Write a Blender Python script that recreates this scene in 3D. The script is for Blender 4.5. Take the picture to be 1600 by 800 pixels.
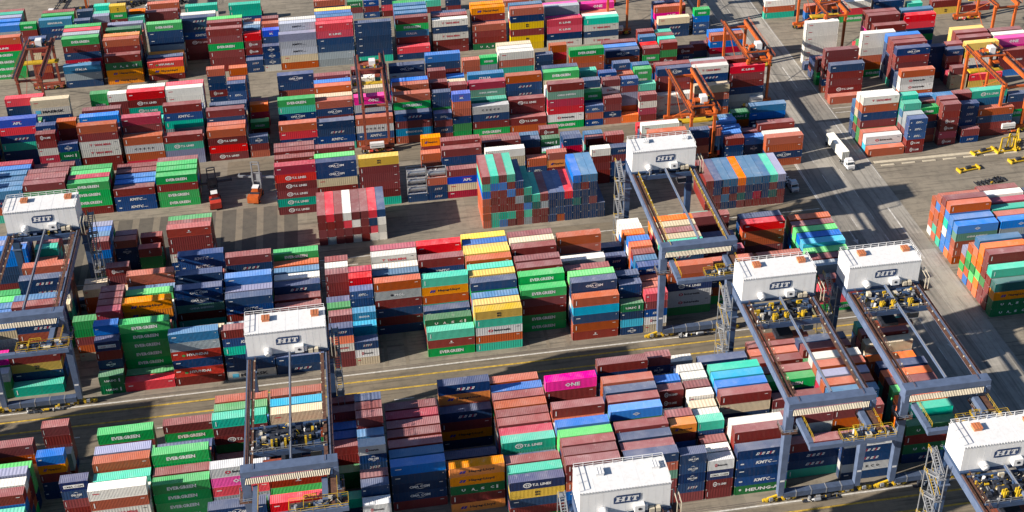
import bpy, bmesh, math, random
import numpy as np
from mathutils import Vector, Matrix

# ------------------------------------------------------------------ scene, camera, light
for o in list(bpy.data.objects):
    bpy.data.objects.remove(o, do_unlink=True)
SC = bpy.context.scene
COL = SC.collection
rng = random.Random(11)

CAMP = dict(f=2028.28, pit=0.506352, yaw=0.147269, rol=0.0167229, cx=800.0, cy=132.99)
CAM0 = np.array([-15.68, -261.9, 225.62])
_cp, _sp = math.cos(CAMP['pit']), math.sin(CAMP['pit'])
_c, _s = math.cos(CAMP['yaw']), math.sin(CAMP['yaw'])
_cr, _sr = math.cos(CAMP['rol']), math.sin(CAMP['rol'])
_fw = np.array([_s * _cp, _c * _cp, -_sp])
_up = np.array([_s * _sp, _c * _sp, _cp])
_rt = np.array([_c, -_s, 0.0])
_R = _cr * _rt - _sr * _up
_U = _sr * _rt + _cr * _up
cd = bpy.data.cameras.new('camera'); cam = bpy.data.objects.new('camera', cd); COL.objects.link(cam)
cd.sensor_width = 36.0; cd.lens = CAMP['f'] / 1600 * 36.0
cd.shift_y = (CAMP['cy'] - 400) / 1600.0
cd.clip_start = 1.0; cd.clip_end = 9000.0
cam.matrix_world = Matrix(((_R[0], _U[0], -_fw[0], CAM0[0]), (_R[1], _U[1], -_fw[1], CAM0[1]), (_R[2], _U[2], -_fw[2], CAM0[2]), (0, 0, 0, 1)))
SC.camera = cam

SUN_EL, SUN_AZ = math.radians(25.0), math.radians(12.0)      # shadows run to +X, slightly to +Y
sdir = Vector((math.cos(SUN_EL) * math.cos(SUN_AZ), math.cos(SUN_EL) * math.sin(SUN_AZ), -math.sin(SUN_EL)))
sd = bpy.data.lights.new('sun', 'SUN'); sun = bpy.data.objects.new('sun', sd); COL.objects.link(sun)
sd.energy = 5.0; sd.angle = math.radians(0.5); sd.color = (1.0, 0.91, 0.79)
sun.rotation_euler = sdir.to_track_quat('-Z', 'Y').to_euler()
wd = bpy.data.worlds.new('World'); SC.world = wd; wd.use_nodes = True
wn = wd.node_tree; wn.nodes.clear()
wo = wn.nodes.new('ShaderNodeOutputWorld'); wb = wn.nodes.new('ShaderNodeBackground'); ws = wn.nodes.new('ShaderNodeTexSky')
ws.sky_type = 'NISHITA'; ws.sun_disc = False; ws.sun_elevation = SUN_EL; ws.ozone_density = 4.0
ws.sun_rotation = math.atan2(-sdir.x, -sdir.y)
wb.inputs['Strength'].default_value = 0.055
wn.links.new(ws.outputs[0], wb.inputs[0]); wn.links.new(wb.outputs[0], wo.inputs[0])
SC.view_settings.view_transform = 'Standard'; SC.view_settings.look = 'None'
SC.view_settings.exposure = 0.80; SC.view_settings.gamma = 1.0
SC.render.engine = 'CYCLES'
SC.cycles.max_bounces = 5; SC.cycles.diffuse_bounces = 1; SC.cycles.glossy_bounces = 2

def project(P):
    P = np.asarray(P, float) - CAM0
    d = P @ _fw; u = P @ _R; v = P @ _U
    return CAMP['cx'] + CAMP['f'] * u / d, CAMP['cy'] - CAMP['f'] * v / d, d

# ------------------------------------------------------------------ materials
def nodes(name):
    m = bpy.data.materials.new(name); m.use_nodes = True
    nt = m.node_tree; nt.nodes.clear()
    out = nt.nodes.new('ShaderNodeOutputMaterial'); b = nt.nodes.new('ShaderNodeBsdfPrincipled')
    nt.links.new(b.outputs[0], out.inputs[0])
    return m, nt, b
def N(nt, kind, **kw):
    n = nt.nodes.new(kind)
    for k, v in kw.items():
        if k.startswith('i_'): n.inputs[k[2:].replace('_', ' ')].default_value = v
        else: setattr(n, k, v)
    return n
def noise(nt, scale, detail=4, vec=None, rough=.6):
    n = N(nt, 'ShaderNodeTexNoise'); n.inputs['Scale'].default_value = scale; n.inputs['Detail'].default_value = detail
    n.inputs['Roughness'].default_value = rough
    if vec is not None: nt.links.new(vec, n.inputs['Vector'])
    return n.outputs['Fac']
def ramp(nt, fac, lo, hi, a=0.0, b=1.0):
    r = N(nt, 'ShaderNodeMapRange'); r.inputs[1].default_value = lo; r.inputs[2].default_value = hi
    r.inputs[3].default_value = a; r.inputs[4].default_value = b
    nt.links.new(fac, r.inputs[0]); return r.outputs[0]
def mix(nt, fac, a, b, mode='MIX'):
    m = N(nt, 'ShaderNodeMix', data_type='RGBA', blend_type=mode)
    for s, v in ((0, fac), (6, a), (7, b)):
        if hasattr(v, 'links') or hasattr(v, 'is_output'): nt.links.new(v, m.inputs[s])
        elif s == 0: m.inputs[0].default_value = v
        else: m.inputs[s].default_value = (*v, 1)
    return m.outputs[2]
def worldpos(nt, sx=1, sy=1, sz=1):
    g = N(nt, 'ShaderNodeNewGeometry'); mp = N(nt, 'ShaderNodeMapping')
    mp.inputs['Scale'].default_value = (sx, sy, sz)
    nt.links.new(g.outputs['Position'], mp.inputs['Vector']); return mp.outputs[0]
def plain(name, col, rough=.55, metal=0.0, var=.12, sc=.8):
    m, nt, b = nodes(name)
    p = worldpos(nt)
    f = noise(nt, sc, 5, p)
    dk = tuple(c * (1 - var * 1.6) for c in col); lt = tuple(min(1, c * (1 + var)) for c in col)
    nt.links.new(mix(nt, ramp(nt, f, .3, .7), dk, lt), b.inputs['Base Color'])
    b.inputs['Roughness'].default_value = rough; b.inputs['Metallic'].default_value = metal
    return m
def paint(name, src, roof):
    """container paint: colour comes from the object (or, in the far mass, from the 'paint' attribute), with fading, dust, rust and streaks"""
    m, nt, b = nodes(name)
    if src == 'object':
        oi = N(nt, 'ShaderNodeObjectInfo'); base = oi.outputs['Color']; rnd = oi.outputs['Random']
    else:
        at = N(nt, 'ShaderNodeAttribute'); at.attribute_name = 'paint'; base = at.outputs['Color']; rnd = at.outputs['Alpha']
    p = worldpos(nt)
    big = noise(nt, .25, 4, p); fine = noise(nt, 1.7, 6, p, .7)
    streak = noise(nt, 1.0, 4, worldpos(nt, 2.2, 2.2, .22), .6)
    col = base
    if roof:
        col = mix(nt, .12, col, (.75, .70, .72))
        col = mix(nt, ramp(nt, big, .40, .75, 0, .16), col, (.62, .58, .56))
        spots = noise(nt, 1.1, 3, p, .75)
        col = mix(nt, ramp(nt, spots, .67, .80, 0, .5), col, (.16, .075, .04))
        bl = noise(nt, .55, 4, worldpos(nt, 1, 1, .4), .6)
        col = mix(nt, ramp(nt, bl, .60, .78, 0, .22), col, (.66, .62, .60))
        col = mix(nt, ramp(nt, fine, .42, .80, 0, .15), col, (.06, .04, .04))
    else:
        col = mix(nt, ramp(nt, streak, .50, .78, 0, .14), col, (.22, .15, .12))
        col = mix(nt, ramp(nt, fine, .56, .76, 0, .40), col, (.13, .065, .04))
        col = mix(nt, ramp(nt, big, .35, .75, 0, .12), col, (.03, .03, .04))
    hs = N(nt, 'ShaderNodeHueSaturation'); nt.links.new(col, hs.inputs['Color'])
    m1 = N(nt, 'ShaderNodeMath', operation='MULTIPLY'); m1.inputs[1].default_value = 13.7; nt.links.new(rnd, m1.inputs[0])
    m2 = N(nt, 'ShaderNodeMath', operation='FRACT'); nt.links.new(m1.outputs[0], m2.inputs[0])
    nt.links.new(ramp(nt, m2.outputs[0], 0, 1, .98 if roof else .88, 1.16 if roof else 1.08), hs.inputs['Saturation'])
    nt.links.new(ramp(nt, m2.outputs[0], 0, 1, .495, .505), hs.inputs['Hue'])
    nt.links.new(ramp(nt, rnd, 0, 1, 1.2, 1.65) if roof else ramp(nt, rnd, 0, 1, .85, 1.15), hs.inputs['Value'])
    nt.links.new(hs.outputs[0], b.inputs['Base Color'])
    b.inputs['Roughness'].default_value = .62 if roof else .5
    b.inputs['Specular IOR Level'].default_value = .2
    return m
MAT = {}
MAT['side'] = paint('container_side_paint', 'object', False)
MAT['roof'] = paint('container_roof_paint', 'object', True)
MAT['side_far'] = paint('container_side_paint_mass', 'attr', False)
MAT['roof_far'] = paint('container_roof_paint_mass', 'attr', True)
MAT['steel'] = plain('galvanised_corner_steel', (.30, .28, .26), .5)
MAT['white'] = plain('white_lettering', (.78, .78, .78), .6, var=.05)
MAT['black'] = plain('black_lettering', (.02, .02, .03), .6)
MAT['redp'] = plain('red_lettering', (.55, .02, .04), .6)
MAT['bluep'] = plain('blue_lettering', (.03, .03, .30), .6)
MAT['skyp'] = plain('sky_blue_lettering', (.10, .50, .75), .6)
MAT['greenp'] = plain('green_lettering', (.05, .3, .08), .6)
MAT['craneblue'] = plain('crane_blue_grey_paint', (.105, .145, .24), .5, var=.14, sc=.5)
MAT['cranedark'] = plain('crane_dark_and_shaded_blue', (.035, .07, .15), .5)
MAT['housewhite'] = plain('machinery_house_white', (.82, .82, .82), .5, var=.03, sc=.3)
m_, nt_, b_ = nodes('grimy_white_panel')
_v = worldpos(nt_, 1.2, 1.2, .12)
_c = mix(nt_, ramp(nt_, noise(nt_, 1.0, 4, _v), .50, .80, 0, .35), (.82, .82, .82), (.52, .50, .46))
_c = mix(nt_, ramp(nt_, noise(nt_, .9, 5, worldpos(nt_), .7), .58, .75, 0, .35), _c, (.55, .53, .48))
nt_.links.new(_c, b_.inputs['Base Color']); b_.inputs['Roughness'].default_value = .5
MAT['housewhite'] = m_
MAT['rust'] = plain('rusty_walkway_steel', (.13, .06, .038), .8, var=.3, sc=1.5)
MAT['yellow'] = plain('safety_yellow_paint', (.62, .40, .02), .5, var=.15)
MAT['orange'] = plain('crane_orange_paint', (.52, .105, .018), .5, var=.18, sc=.6)
MAT['redbrown'] = plain('crane_red_brown_paint', (.30, .07, .04), .55, var=.2)
MAT['hatch'] = plain('orange_hatch_paint', (.55, .19, .08), .6)
MAT['dark'] = plain('dark_machinery_steel', (.03, .035, .05), .55, var=.3, sc=2)
MAT['tyre'] = plain('tyre_rubber', (.02, .02, .02), .9)
MAT['cream'] = plain('cream_panel', (.62, .55, .42), .6)
MAT['glass'] = plain('cab_glass', (.03, .05, .07), .1)
MAT['tank'] = plain('polished_tank_steel', (.55, .56, .57), .28, .6, var=.1)
MAT['grey'] = plain('grey_steel', (.25, .26, .28), .5)
MAT['red'] = plain('red_machine_paint', (.55, .05, .03), .45)

# ------------------------------------------------------------------ mesh helpers
class MB:
    def __init__(s): s.v = []; s.f = []; s.m = []; s.mats = []
    def mi(s, mat):
        if mat not in s.mats: s.mats.append(mat)
        return s.mats.index(mat)
    def box(s, x0, x1, y0, y1, z0, z1, mat='grey'):
        if x0 > x1: x0, x1 = x1, x0
        if y0 > y1: y0, y1 = y1, y0
        n = len(s.v); k = s.mi(mat)
        s.v += [(x0, y0, z0), (x1, y0, z0), (x1, y1, z0), (x0, y1, z0), (x0, y0, z1), (x1, y0, z1), (x1, y1, z1), (x0, y1, z1)]
        for q in ((0, 3, 2, 1), (4, 5, 6, 7), (0, 1, 5, 4), (1, 2, 6, 5), (2, 3, 7, 6), (3, 0, 4, 7)):
            s.f.append(tuple(n + a for a in q)); s.m.append(k)
        return s
    def bar(s, a, b, w, h=None, mat='grey', w2=None):
        """box beam from a to b, w wide and h deep, tapering to w2"""
        a = Vector(a); b = Vector(b); h = h or w; w2 = w2 or w; h2 = h * w2 / w
        d = (b - a).normalized()
        up = Vector((0, 0, 1)) if abs(d.z) < .95 else Vector((0, 1, 0))
        r = d.cross(up).normalized(); u = r.cross(d).normalized()
        n = len(s.v); k = s.mi(mat)
        for p, ww, hh in ((a, w, h), (b, w2, h2)):
            for i, j in ((-1, -1), (1, -1), (1, 1), (-1, 1)):
                s.v.append(tuple(p + r * (ww / 2 * i) + u * (hh / 2 * j)))
        for q in ((3, 2, 1, 0), (4, 5, 6, 7), (0, 1, 5, 4), (1, 2, 6, 5), (2, 3, 7, 6), (3, 0, 4, 7)):
            s.f.append(tuple(n + a_ for a_ in q)); s.m.append(k)
        return s
    def cyl(s, a, b, r, mat='grey', n=12, r2=None):
        a = Vector(a); b = Vector(b); r2 = r if r2 is None else r2
        d = (b - a).normalized(); up = Vector((0, 0, 1)) if abs(d.z) < .9 else Vector((1, 0, 0))
        e = d.cross(up).normalized(); g = e.cross(d)
        o = len(s.v); k = s.mi(mat)
        for p, rr in ((a, r), (b, r2)):
            for i in range(n):
                t = 2 * math.pi * i / n
                s.v.append(tuple(p + e * (rr * math.cos(t)) + g * (rr * math.sin(t))))
        for i in range(n):
            j = (i + 1) % n
            s.f.append((o + i, o + j, o + n + j, o + n + i)); s.m.append(k)
        s.f.append(tuple(o + i for i in range(n))[::-1]); s.m.append(k)
        s.f.append(tuple(o + n + i for i in range(n))); s.m.append(k)
        return s
    def rail(s, pts, h=1.1, mat='yellow', step=2.2, t=.07):
        """handrail with posts along a polyline"""
        for a, b in zip(pts, pts[1:]):
            a = Vector(a); b = Vector(b); L = (b - a).length; n = max(1, round(L / step))
            s.bar(a + Vector((0, 0, h)), b + Vector((0, 0, h)), t, t, mat)
            s.bar(a + Vector((0, 0, h * .5)), b + Vector((0, 0, h * .5)), t * .8, t * .8, mat)
            for i in range(n + 1):
                p = a.lerp(b, i / n); s.bar(p, p + Vector((0, 0, h)), t, t, mat)
        return s
    def poly(s, pts, mat):
        n = len(s.v); s.v += [tuple(p) for p in pts]; s.f.append(tuple(range(n, n + len(pts)))); s.m.append(s.mi(mat)); return s
    def mesh(s, name):
        me = bpy.data.meshes.new(name); me.from_pydata(s.v, [], s.f)
        for k in s.mats: me.materials.append(MAT[k])
        me.polygons.foreach_set('material_index', s.m); me.update(); me.shade_flat(); return me
    def build(s, name, parent=None, loc=None):
        o = bpy.data.objects.new(name, s.mesh(name)); COL.objects.link(o)
        if parent: o.parent = parent
        if loc is not None: o.location = loc
        return o
def thing(name, label, cat, loc=(0, 0, 0), rz=0, group=None):
    o = bpy.data.objects.new(name, None); COL.objects.link(o); o.empty_display_size = .5
    o.location = loc; o.rotation_euler = (0, 0, rz); o['label'] = label; o['category'] = cat
    if group: o['group'] = group
    return o
def tag(o, label, cat, group=None):
    o['label'] = label; o['category'] = cat
    if group: o['group'] = group
    return o
def structure(o): o['kind'] = 'structure'; return o

# text outlines from the built-in font, normalised to the unit box
_tc = {}
def glyphs(s):
    if s in _tc: return _tc[s]
    cu = bpy.data.curves.new('t', 'FONT'); cu.body = s; cu.resolution_u = 1; cu.offset = .04; cu.fill_mode = 'FRONT'
    o = bpy.data.objects.new('t', cu); COL.objects.link(o)
    bpy.context.view_layer.update()
    dg = bpy.context.evaluated_depsgraph_get()
    me = bpy.data.meshes.new_from_object(o.evaluated_get(dg))
    v = np.array([p.co[:2] for p in me.vertices]); f = [tuple(p.vertices) for p in me.polygons]
    bpy.data.objects.remove(o); bpy.data.meshes.remove(me)
    lo = v.min(0); hi = v.max(0); v = (v - lo) / (hi - lo)
    _tc[s] = (v, f); return _tc[s]

# ------------------------------------------------------------------ shipping containers
COLR = dict(E=(.006, .36, .075), g=(.02, .24, .06), U=(.006, .15, .05), l=(.12, .62, .16), J=(.02, .18, .05),
    K=(.004, .055, .21), C=(.004, .034, .12), S=(.004, .038, .13), n=(.005, .040, .125), b=(.004, .15, .52), u=(.02, .14, .30), k=(.01, .19, .36),
    B=(.006, .022, .10), A=(.015, .08, .52), D=(.006, .18, .62), f=(.01, .16, .34), c=(.02, .42, .66),
    T=(.175, .022, .024), m=(.19, .026, .026), P=(.30, .035, .022), r=(.42, .085, .030), p=(.36, .012, .045), R=(.68, .012, .030),
    e=(.70, .02, .015), L=(.58, .006, .04), Q=(.55, .03, .018), o=(.82, .15, .015), H=(.82, .25, .008), O=(.78, .006, .29),
    t=(.025, .46, .32), X=(.015, .37, .26), d=(.012, .12, .115), V=(.12, .27, .205),
    w=(.74, .72, .66), Y=(.64, .63, .58), I=(.62, .63, .64), Z=(.52, .50, .45), x=(.52, .53, .54), q=(.42, .46, .55), N=(.36, .38, .39),
    a=(.30, .36, .40), v=(.24, .26, .40), s=(.60, .50, .34), M=(.66, .43, .025), y=(.80, .54, .10), F=(.5, .5, .5))
COLR['@'] = (.5, .5, .5)
CNAME = dict(E='green', g='green', U='dark green', l='light green', J='dark green', K='navy', C='dark navy', S='navy', n='navy', b='bright blue',
    u='steel blue', k='teal blue', B='blackish blue', A='royal blue', D='bright blue', f='teal blue', c='cyan blue', T='maroon', m='maroon', P='brick red',
    r='rust brown', p='crimson', R='bright red', e='scarlet', L='red', Q='brick red', o='orange', H='amber orange', O='magenta', t='turquoise',
    X='teal green', d='dark teal', V='grey green', w='white', Y='off white', I='pale grey', Z='grey', x='grey', q='blue grey', N='grey',
    a='grey', v='lavender grey', s='beige', M='mustard yellow', y='pale yellow', F='grey')
LETT = dict(E='white capital lettering', U='spaced white letters', J='white lettering', K='white slanted initials', C='white lettering between arcs', S='pink and white slanted lettering',
    k='white lettering', B='ringed white lettering', A='white initials', D='white diamond mark', f='white lettering', T='ringed white lettering', e='ringed white lettering',
    X='ringed white lettering', L='white lettering', Q='white lettering', H='dark lettering', O='white block lettering', V='pale lettering', Y='red lettering',
    I='red oval mark', Z='dark lettering', x='dark spaced letters', q='dark initials', N='white lettering', M='black initials', P='small white emblem')

def logo(code, L):
    """flat writing and marks of one side, as (points in metres, faces, material)"""
    out = []
    k = L / 12.19 if L < 8 else 1.0
    def sx(x): return x * k + (0 if L < 12.3 else (L - 12.19) / 2)
    def txt(s, x0, x1, z0, h, mat='white', shear=0.0):
        v, f = glyphs(s)
        hh = h * (1 if k == 1 else .82)
        p = np.stack([sx(x0) + v[:, 0] * (x1 - x0) * k + shear * v[:, 1] * hh, z0 + v[:, 1] * hh], 1)
        out.append((p, f, mat))
    def rect(x0, x1, z0, z1, mat='white', shear=0.0):
        a = sx(x0); b = sx(x1); d = shear * (z1 - z0)
        out.append((np.array([(a, z0), (b, z0), (b + d, z1), (a + d, z1)]), [(0, 1, 2, 3)], mat))
    def ell(cx, cz, rx, rz, mat, inner=0.0, n=14):
        t = np.linspace(0, 2 * math.pi, n, endpoint=False)
        o = np.stack([sx(cx) + rx * (k if k < 1 else 1) * np.cos(t), cz + rz * np.sin(t)], 1)
        if inner:
            i = np.stack([sx(cx) + rx * k * inner * np.cos(t), cz + rz * inner * np.sin(t)], 1)
            out.append((np.concatenate([o, i]), [(j, (j + 1) % n, n + (j + 1) % n, n + j) for j in range(n)], mat))
        else: out.append((o, [tuple(range(n))], mat))
    def arc(x0, x1, z, h, mat='white', th=.12, up=1):
        t = np.linspace(0, 1, 7); X = sx(x0) + (x1 - x0) * k * t; Z = z + up * h * np.sin(math.pi * t)
        p = np.concatenate([np.stack([X, Z], 1), np.stack([X, Z + th * np.sin(math.pi * t) * .9 + .02], 1)])
        out.append((p, [(i, i + 1, 8 + i, 7 + i) for i in range(6)], mat))
    c = code
    if c == 'E': txt('EVERGREEN', 3.0, 9.2, .8, .98)
    elif c == 'K': txt('KMTC', 4.4, 8.0, .85, .95, shear=.25); rect(8.3, 9.4, .98, 1.1); rect(.9, 1.7, 1.1, 1.45)
    elif c == 'C': txt('CMA CGM', 3.8, 8.4, .9, .74); arc(5.0, 7.2, 1.7, .25); arc(5.2, 7.4, .75, .22, up=-1)
    elif c == 'B' and L < 8: rect(1.5, 10.2, .8, 1.75); txt('CMA CGM', 1.8, 9.8, .95, .62, 'redp')
    elif c in 'TXBe': ell(3.9, 1.3, .95, .72, 'white', .72); txt('TS', 3.35, 4.45, .98, .6); txt('T.S. LINES', 5.0, 9.2, .9, .76)
    elif c == 'Y': rect(2.9, 3.8, 1.5, 1.68, 'redp'); rect(3.25, 3.45, .95, 1.5, 'redp'); txt('YANG MING', 4.3, 9.4, .88, .8, 'redp')
    elif c == 'I': ell(3.8, 1.3, .62, .46, 'redp', .5); txt('Interasia', 4.7, 9.0, .98, .72, 'black')
    elif c == 'O': txt('ONE', 4.6, 8.2, .75, 1.15)
    elif c == 'H': rect(2.0, 2.55, .85, 1.6, 'bluep', .5); rect(2.7, 3.25, .85, 1.6, 'bluep', .5); txt('Hapag-Lloyd', 4.2, 9.9, .8, .85, 'black')
    elif c == 'U' and L < 8: txt('UASC', 2.6, 8.4, .9, .8); rect(9.6, 10.2, .7, 1.8)
    elif c == 'U':
        for i, ch in enumerate('UASC'): txt(ch, 2.5 + 2.15 * i, 3.35 + 2.15 * i, .8, .75)
        rect(5.4, 6.1, .62, .72); rect(10.3, 10.7, .7, 1.7)
    elif c == 'M': txt('m', 5.6, 6.7, 1.3, .62, 'black'); txt('sc', 5.6, 6.7, .55, .6, 'black')
    elif c == 'L': txt('K LINE', 4.0, 8.4, .9, .72)
    elif c == 'V': txt('CHINA SHIPPING', 3.2, 9.4, 1.0, .6)
    elif c == 'A': txt('APL', 4.8, 7.5, .8, .9); rect(4.7, 7.6, 1.82, 1.95, 'redp')
    elif c == 'x':
        for i, ch in enumerate('COSCO'): txt(ch, 3.0 + 1.3 * i, 3.8 + 1.3 * i, .9, .75, 'black')
    elif c == 'Z': rect(1.2, 2.8, .6, 1.9, 'skyp'); txt('MAERSK', 3.3, 10.2, .75, 1.0, 'black')
    elif c == 'Q': txt('HYUNDAI', 3.8, 9.0, .9, .8); ell(3.0, 1.2, .45, .35, 'greenp'); rect(.5, 1.6, 1.6, 1.9)
    elif c == 'N': ell(4.5, 1.2, .42, .36, 'black'); txt('MOL', 5.2, 7.8, .85, .72)
    elif c == 'k': txt('SINOKOR', 3.2, 8.8, .9, .8)
    elif c == 'J': txt('HEUNG-A', 2.6, 10.4, .7, 1.0); ell(1.3, 1.4, .3, .3, 'white')
    elif c == 'f': txt('ITALIA', 3.8, 7.8, .85, .85)
    elif c == 'q': txt('KMTC', 4.0, 7.4, .95, .7, 'black', .2); rect(7.7, 8.7, .98, 1.08, 'black')
    elif c == 'D':
        out.append((np.array([(sx(5.2), 1.3), (sx(6.1), .8), (sx(7.0), 1.3), (sx(6.1), 1.8), (sx(5.45), 1.3), (sx(6.1), .95), (sx(6.75), 1.3), (sx(6.1), 1.65)]),
                    [(0, 1, 5, 4), (1, 2, 6, 5), (2, 3, 7, 6), (3, 0, 4, 7)], 'white')); txt('CAI', 5.6, 6.6, 1.1, .36)
    elif c == 'S':
        for i, (a, w, m_) in enumerate(((4.2, .7, 'white'), (5.05, .3, 'redp'), (5.5, .6, 'white'), (6.6, .6, 'white'), (7.35, .3, 'redp'), (7.8, .55, 'white'))):
            rect(a, a + w, .9, 1.06, m_, .5); rect(a + .1, a + .28, .9, 1.6, m_, .5); rect(a + .3, a + w + .1, 1.45, 1.6, m_, .5)
            if w > .5: rect(a + w - .15, a + w, .9, 1.6, m_, .5)
    elif c == 'P': ell(6.1, 1.7, .25, .25, 'white'); rect(5.5, 6.7, 1.15, 1.3)
    elif c in 'rtmo': rect(.75, .95, .6, 2.0)
    elif c in 'RpnGu': rect(.8, 1.9, 1.55, 1.8); ell(L / k - .7, 1.9, .12, .12, 'white')
    elif c in 'wsb': rect(1.0, 2.4, 1.6, 1.85, 'redp' if c != 'b' else 'white')
    if c in 'rRmPYIaC' and L > 8: rect(10.6, 11.4, 1.85, 2.0, 'white' if c not in 'YI' else 'black')
    return out
LOGO = {}
def get_logo(c, L):
    if (c, L) not in LOGO: LOGO[(c, L)] = logo(c, L)
    return LOGO[(c, L)]

def side_profile(L, nr, depth, x0):
    """x, inset pairs of a corrugated wall"""
    xs = []; p = (L - 2 * x0) / nr
    for i in range(nr):
        a = x0 + i * p
        xs += [(a, 0), (a + p * .28, 0), (a + p * .5, depth), (a + p * .78, depth)]
    xs.append((L - x0, 0)); return xs
def body_mesh(L, h, W=2.44, fine=True):
    """corrugated walls with corner posts, rails and castings; centred on x, y"""
    mb = MB(); a = L / 2; b = W / 2; t = .16
    nr = int(L / .30) if fine else int(L / .62)
    for sg in (-1, 1):
        pr = side_profile(L, nr, .04 if fine else .02, t)
        n = len(mb.v); k = mb.mi('side')
        for x, d in pr:
            mb.v += [(x - a, sg * (b - .015 - d), .17), (x - a, sg * (b - .015 - d), h - .09)]
        for i in range(len(pr) - 1):
            q = (n + 2 * i, n + 2 * i + 2, n + 2 * i + 3, n + 2 * i + 1)
            mb.f.append(q if sg < 0 else q[::-1]); mb.m.append(k)
        mb.box(-a + t, a - t, sg * b, sg * (b - .1), 0.0, .18, 'side')
        mb.box(-a + t, a - t, sg * b, sg * (b - .07), h - .10, h - .012, 'side')
    for sx in (-1, 1):
        for sy in (-1, 1):
            mb.box(sx * a, sx * (a - t), sy * b, sy * (b - t), .16, h - .14, 'side')
            mb.box(sx * (a + .003), sx * (a - .2), sy * (b + .003), sy * (b - .18), h - .14, h + .004, 'steel')
            mb.box(sx * (a + .003), sx * (a - .2), sy * (b + .003), sy * (b - .18), .0, .16, 'steel')
        mb.box(sx * a, sx * (a - .1), -b + t, b - t, .0, .2, 'side')
        mb.box(sx * a, sx * (a - .1), -b + t, b - t, h - .14, h - .012, 'side')
    for sx in (-1, 1): mb.box(sx * (a - .014), sx * (a - .06), -b + t, b - t, .2, h - .14, 'side')
    mb.box(-a + .1, a - .1, -b + .1, b - .1, .05, .12, 'side')
    return mb.mesh('container_body')
def roof_mesh(L, W=2.44, nr=None):
    mb = MB(); a = L / 2; b = W / 2
    nr = nr or int(L / .42)
    pr = side_profile(L, nr, .03, .14); n = 0; k = mb.mi('roof')
    for x, d in pr: mb.v += [(x - a, -b + .03, -.005 - d), (x - a, b - .03, -.005 - d)]
    for i in range(len(pr) - 1): mb.f.append((2 * i, 2 * i + 2, 2 * i + 3, 2 * i + 1)); mb.m.append(k)
    mb.box(-a + .005, a - .005, -b + .004, -b + .09, -.03, .008, 'roof'); mb.box(-a + .005, a - .005, b - .09, b - .004, -.03, .008, 'roof')
    mb.box(-a + .005, -a + .15, -b + .1, b - .1, -.04, .006, 'roof'); mb.box(a - .15, a - .005, -b + .1, b - .1, -.04, .006, 'roof')
    return mb.mesh('container_roof')
def door_mesh(L, h, W=2.44):
    mb = MB(); a = L / 2; b = W / 2
    for s in (-1, 1):
        mb.box(-a + .006, -a + .05, s * .02, s * (b - .17), .21, h - .15, 'side')
        for y in (.32, .82):
            mb.box(-a - .006, -a + .006, s * y - .05, s * y + .05, .1, h - .08, 'doorrod')
            mb.box(-a - .015, -a + .02, s * (y - .12), s * (y + .12), .9, .98, 'doorrod')
    return mb.mesh('container_doors')
def letter_mesh(c, L, h):
    mb = MB(); off = (h - 2.6) / 2
    for p, f, mat in get_logo(c, L):
        n = len(mb.v); k = mb.mi(mat)
        mb.v += [(float(x) - L / 2, -1.228, float(z) + off) for x, z in p]
        for q in f: mb.f.append(tuple(n + i for i in q)); mb.m.append(k)
    return mb.mesh('container_lettering') if mb.f else None
def tank_mesh(L, h):
    f = MB(); a = L / 2
    for sx in (-1, 1):
        for sy in (-1, 1):
            f.box(sx * a, sx * (a - .15), sy * 1.22, sy * 1.07, 0, h, 'craneblue')
        f.box(sx * a, sx * (a - .12), -1.07, 1.07, 0, .12, 'craneblue'); f.box(sx * a, sx * (a - .12), -1.07, 1.07, h - .12, h, 'craneblue')
    for sy in (-1, 1):
        f.box(-a + .15, a - .15, sy * 1.22, sy * 1.1, 0, .12, 'craneblue'); f.box(-a + .15, a - .15, sy * 1.22, sy * 1.1, h - .1, h, 'craneblue')
    t = MB(); t.cyl((-a + .35, 0, h / 2), (a - .35, 0, h / 2), 1.08, 'tank', 20)
    t.cyl((-a + .1, 0, h / 2), (-a + .35, 0, h / 2), .7, 'tank', 20, 1.08); t.cyl((a - .35, 0, h / 2), (a - .1, 0, h / 2), 1.08, 'tank', 20, .7)
    t.cyl((0, 0, h / 2 + 1.0), (0, 0, h / 2 + 1.22), .28, 'grey', 10)
    return f.mesh('tank_frame'), t.mesh('tank_vessel')

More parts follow.
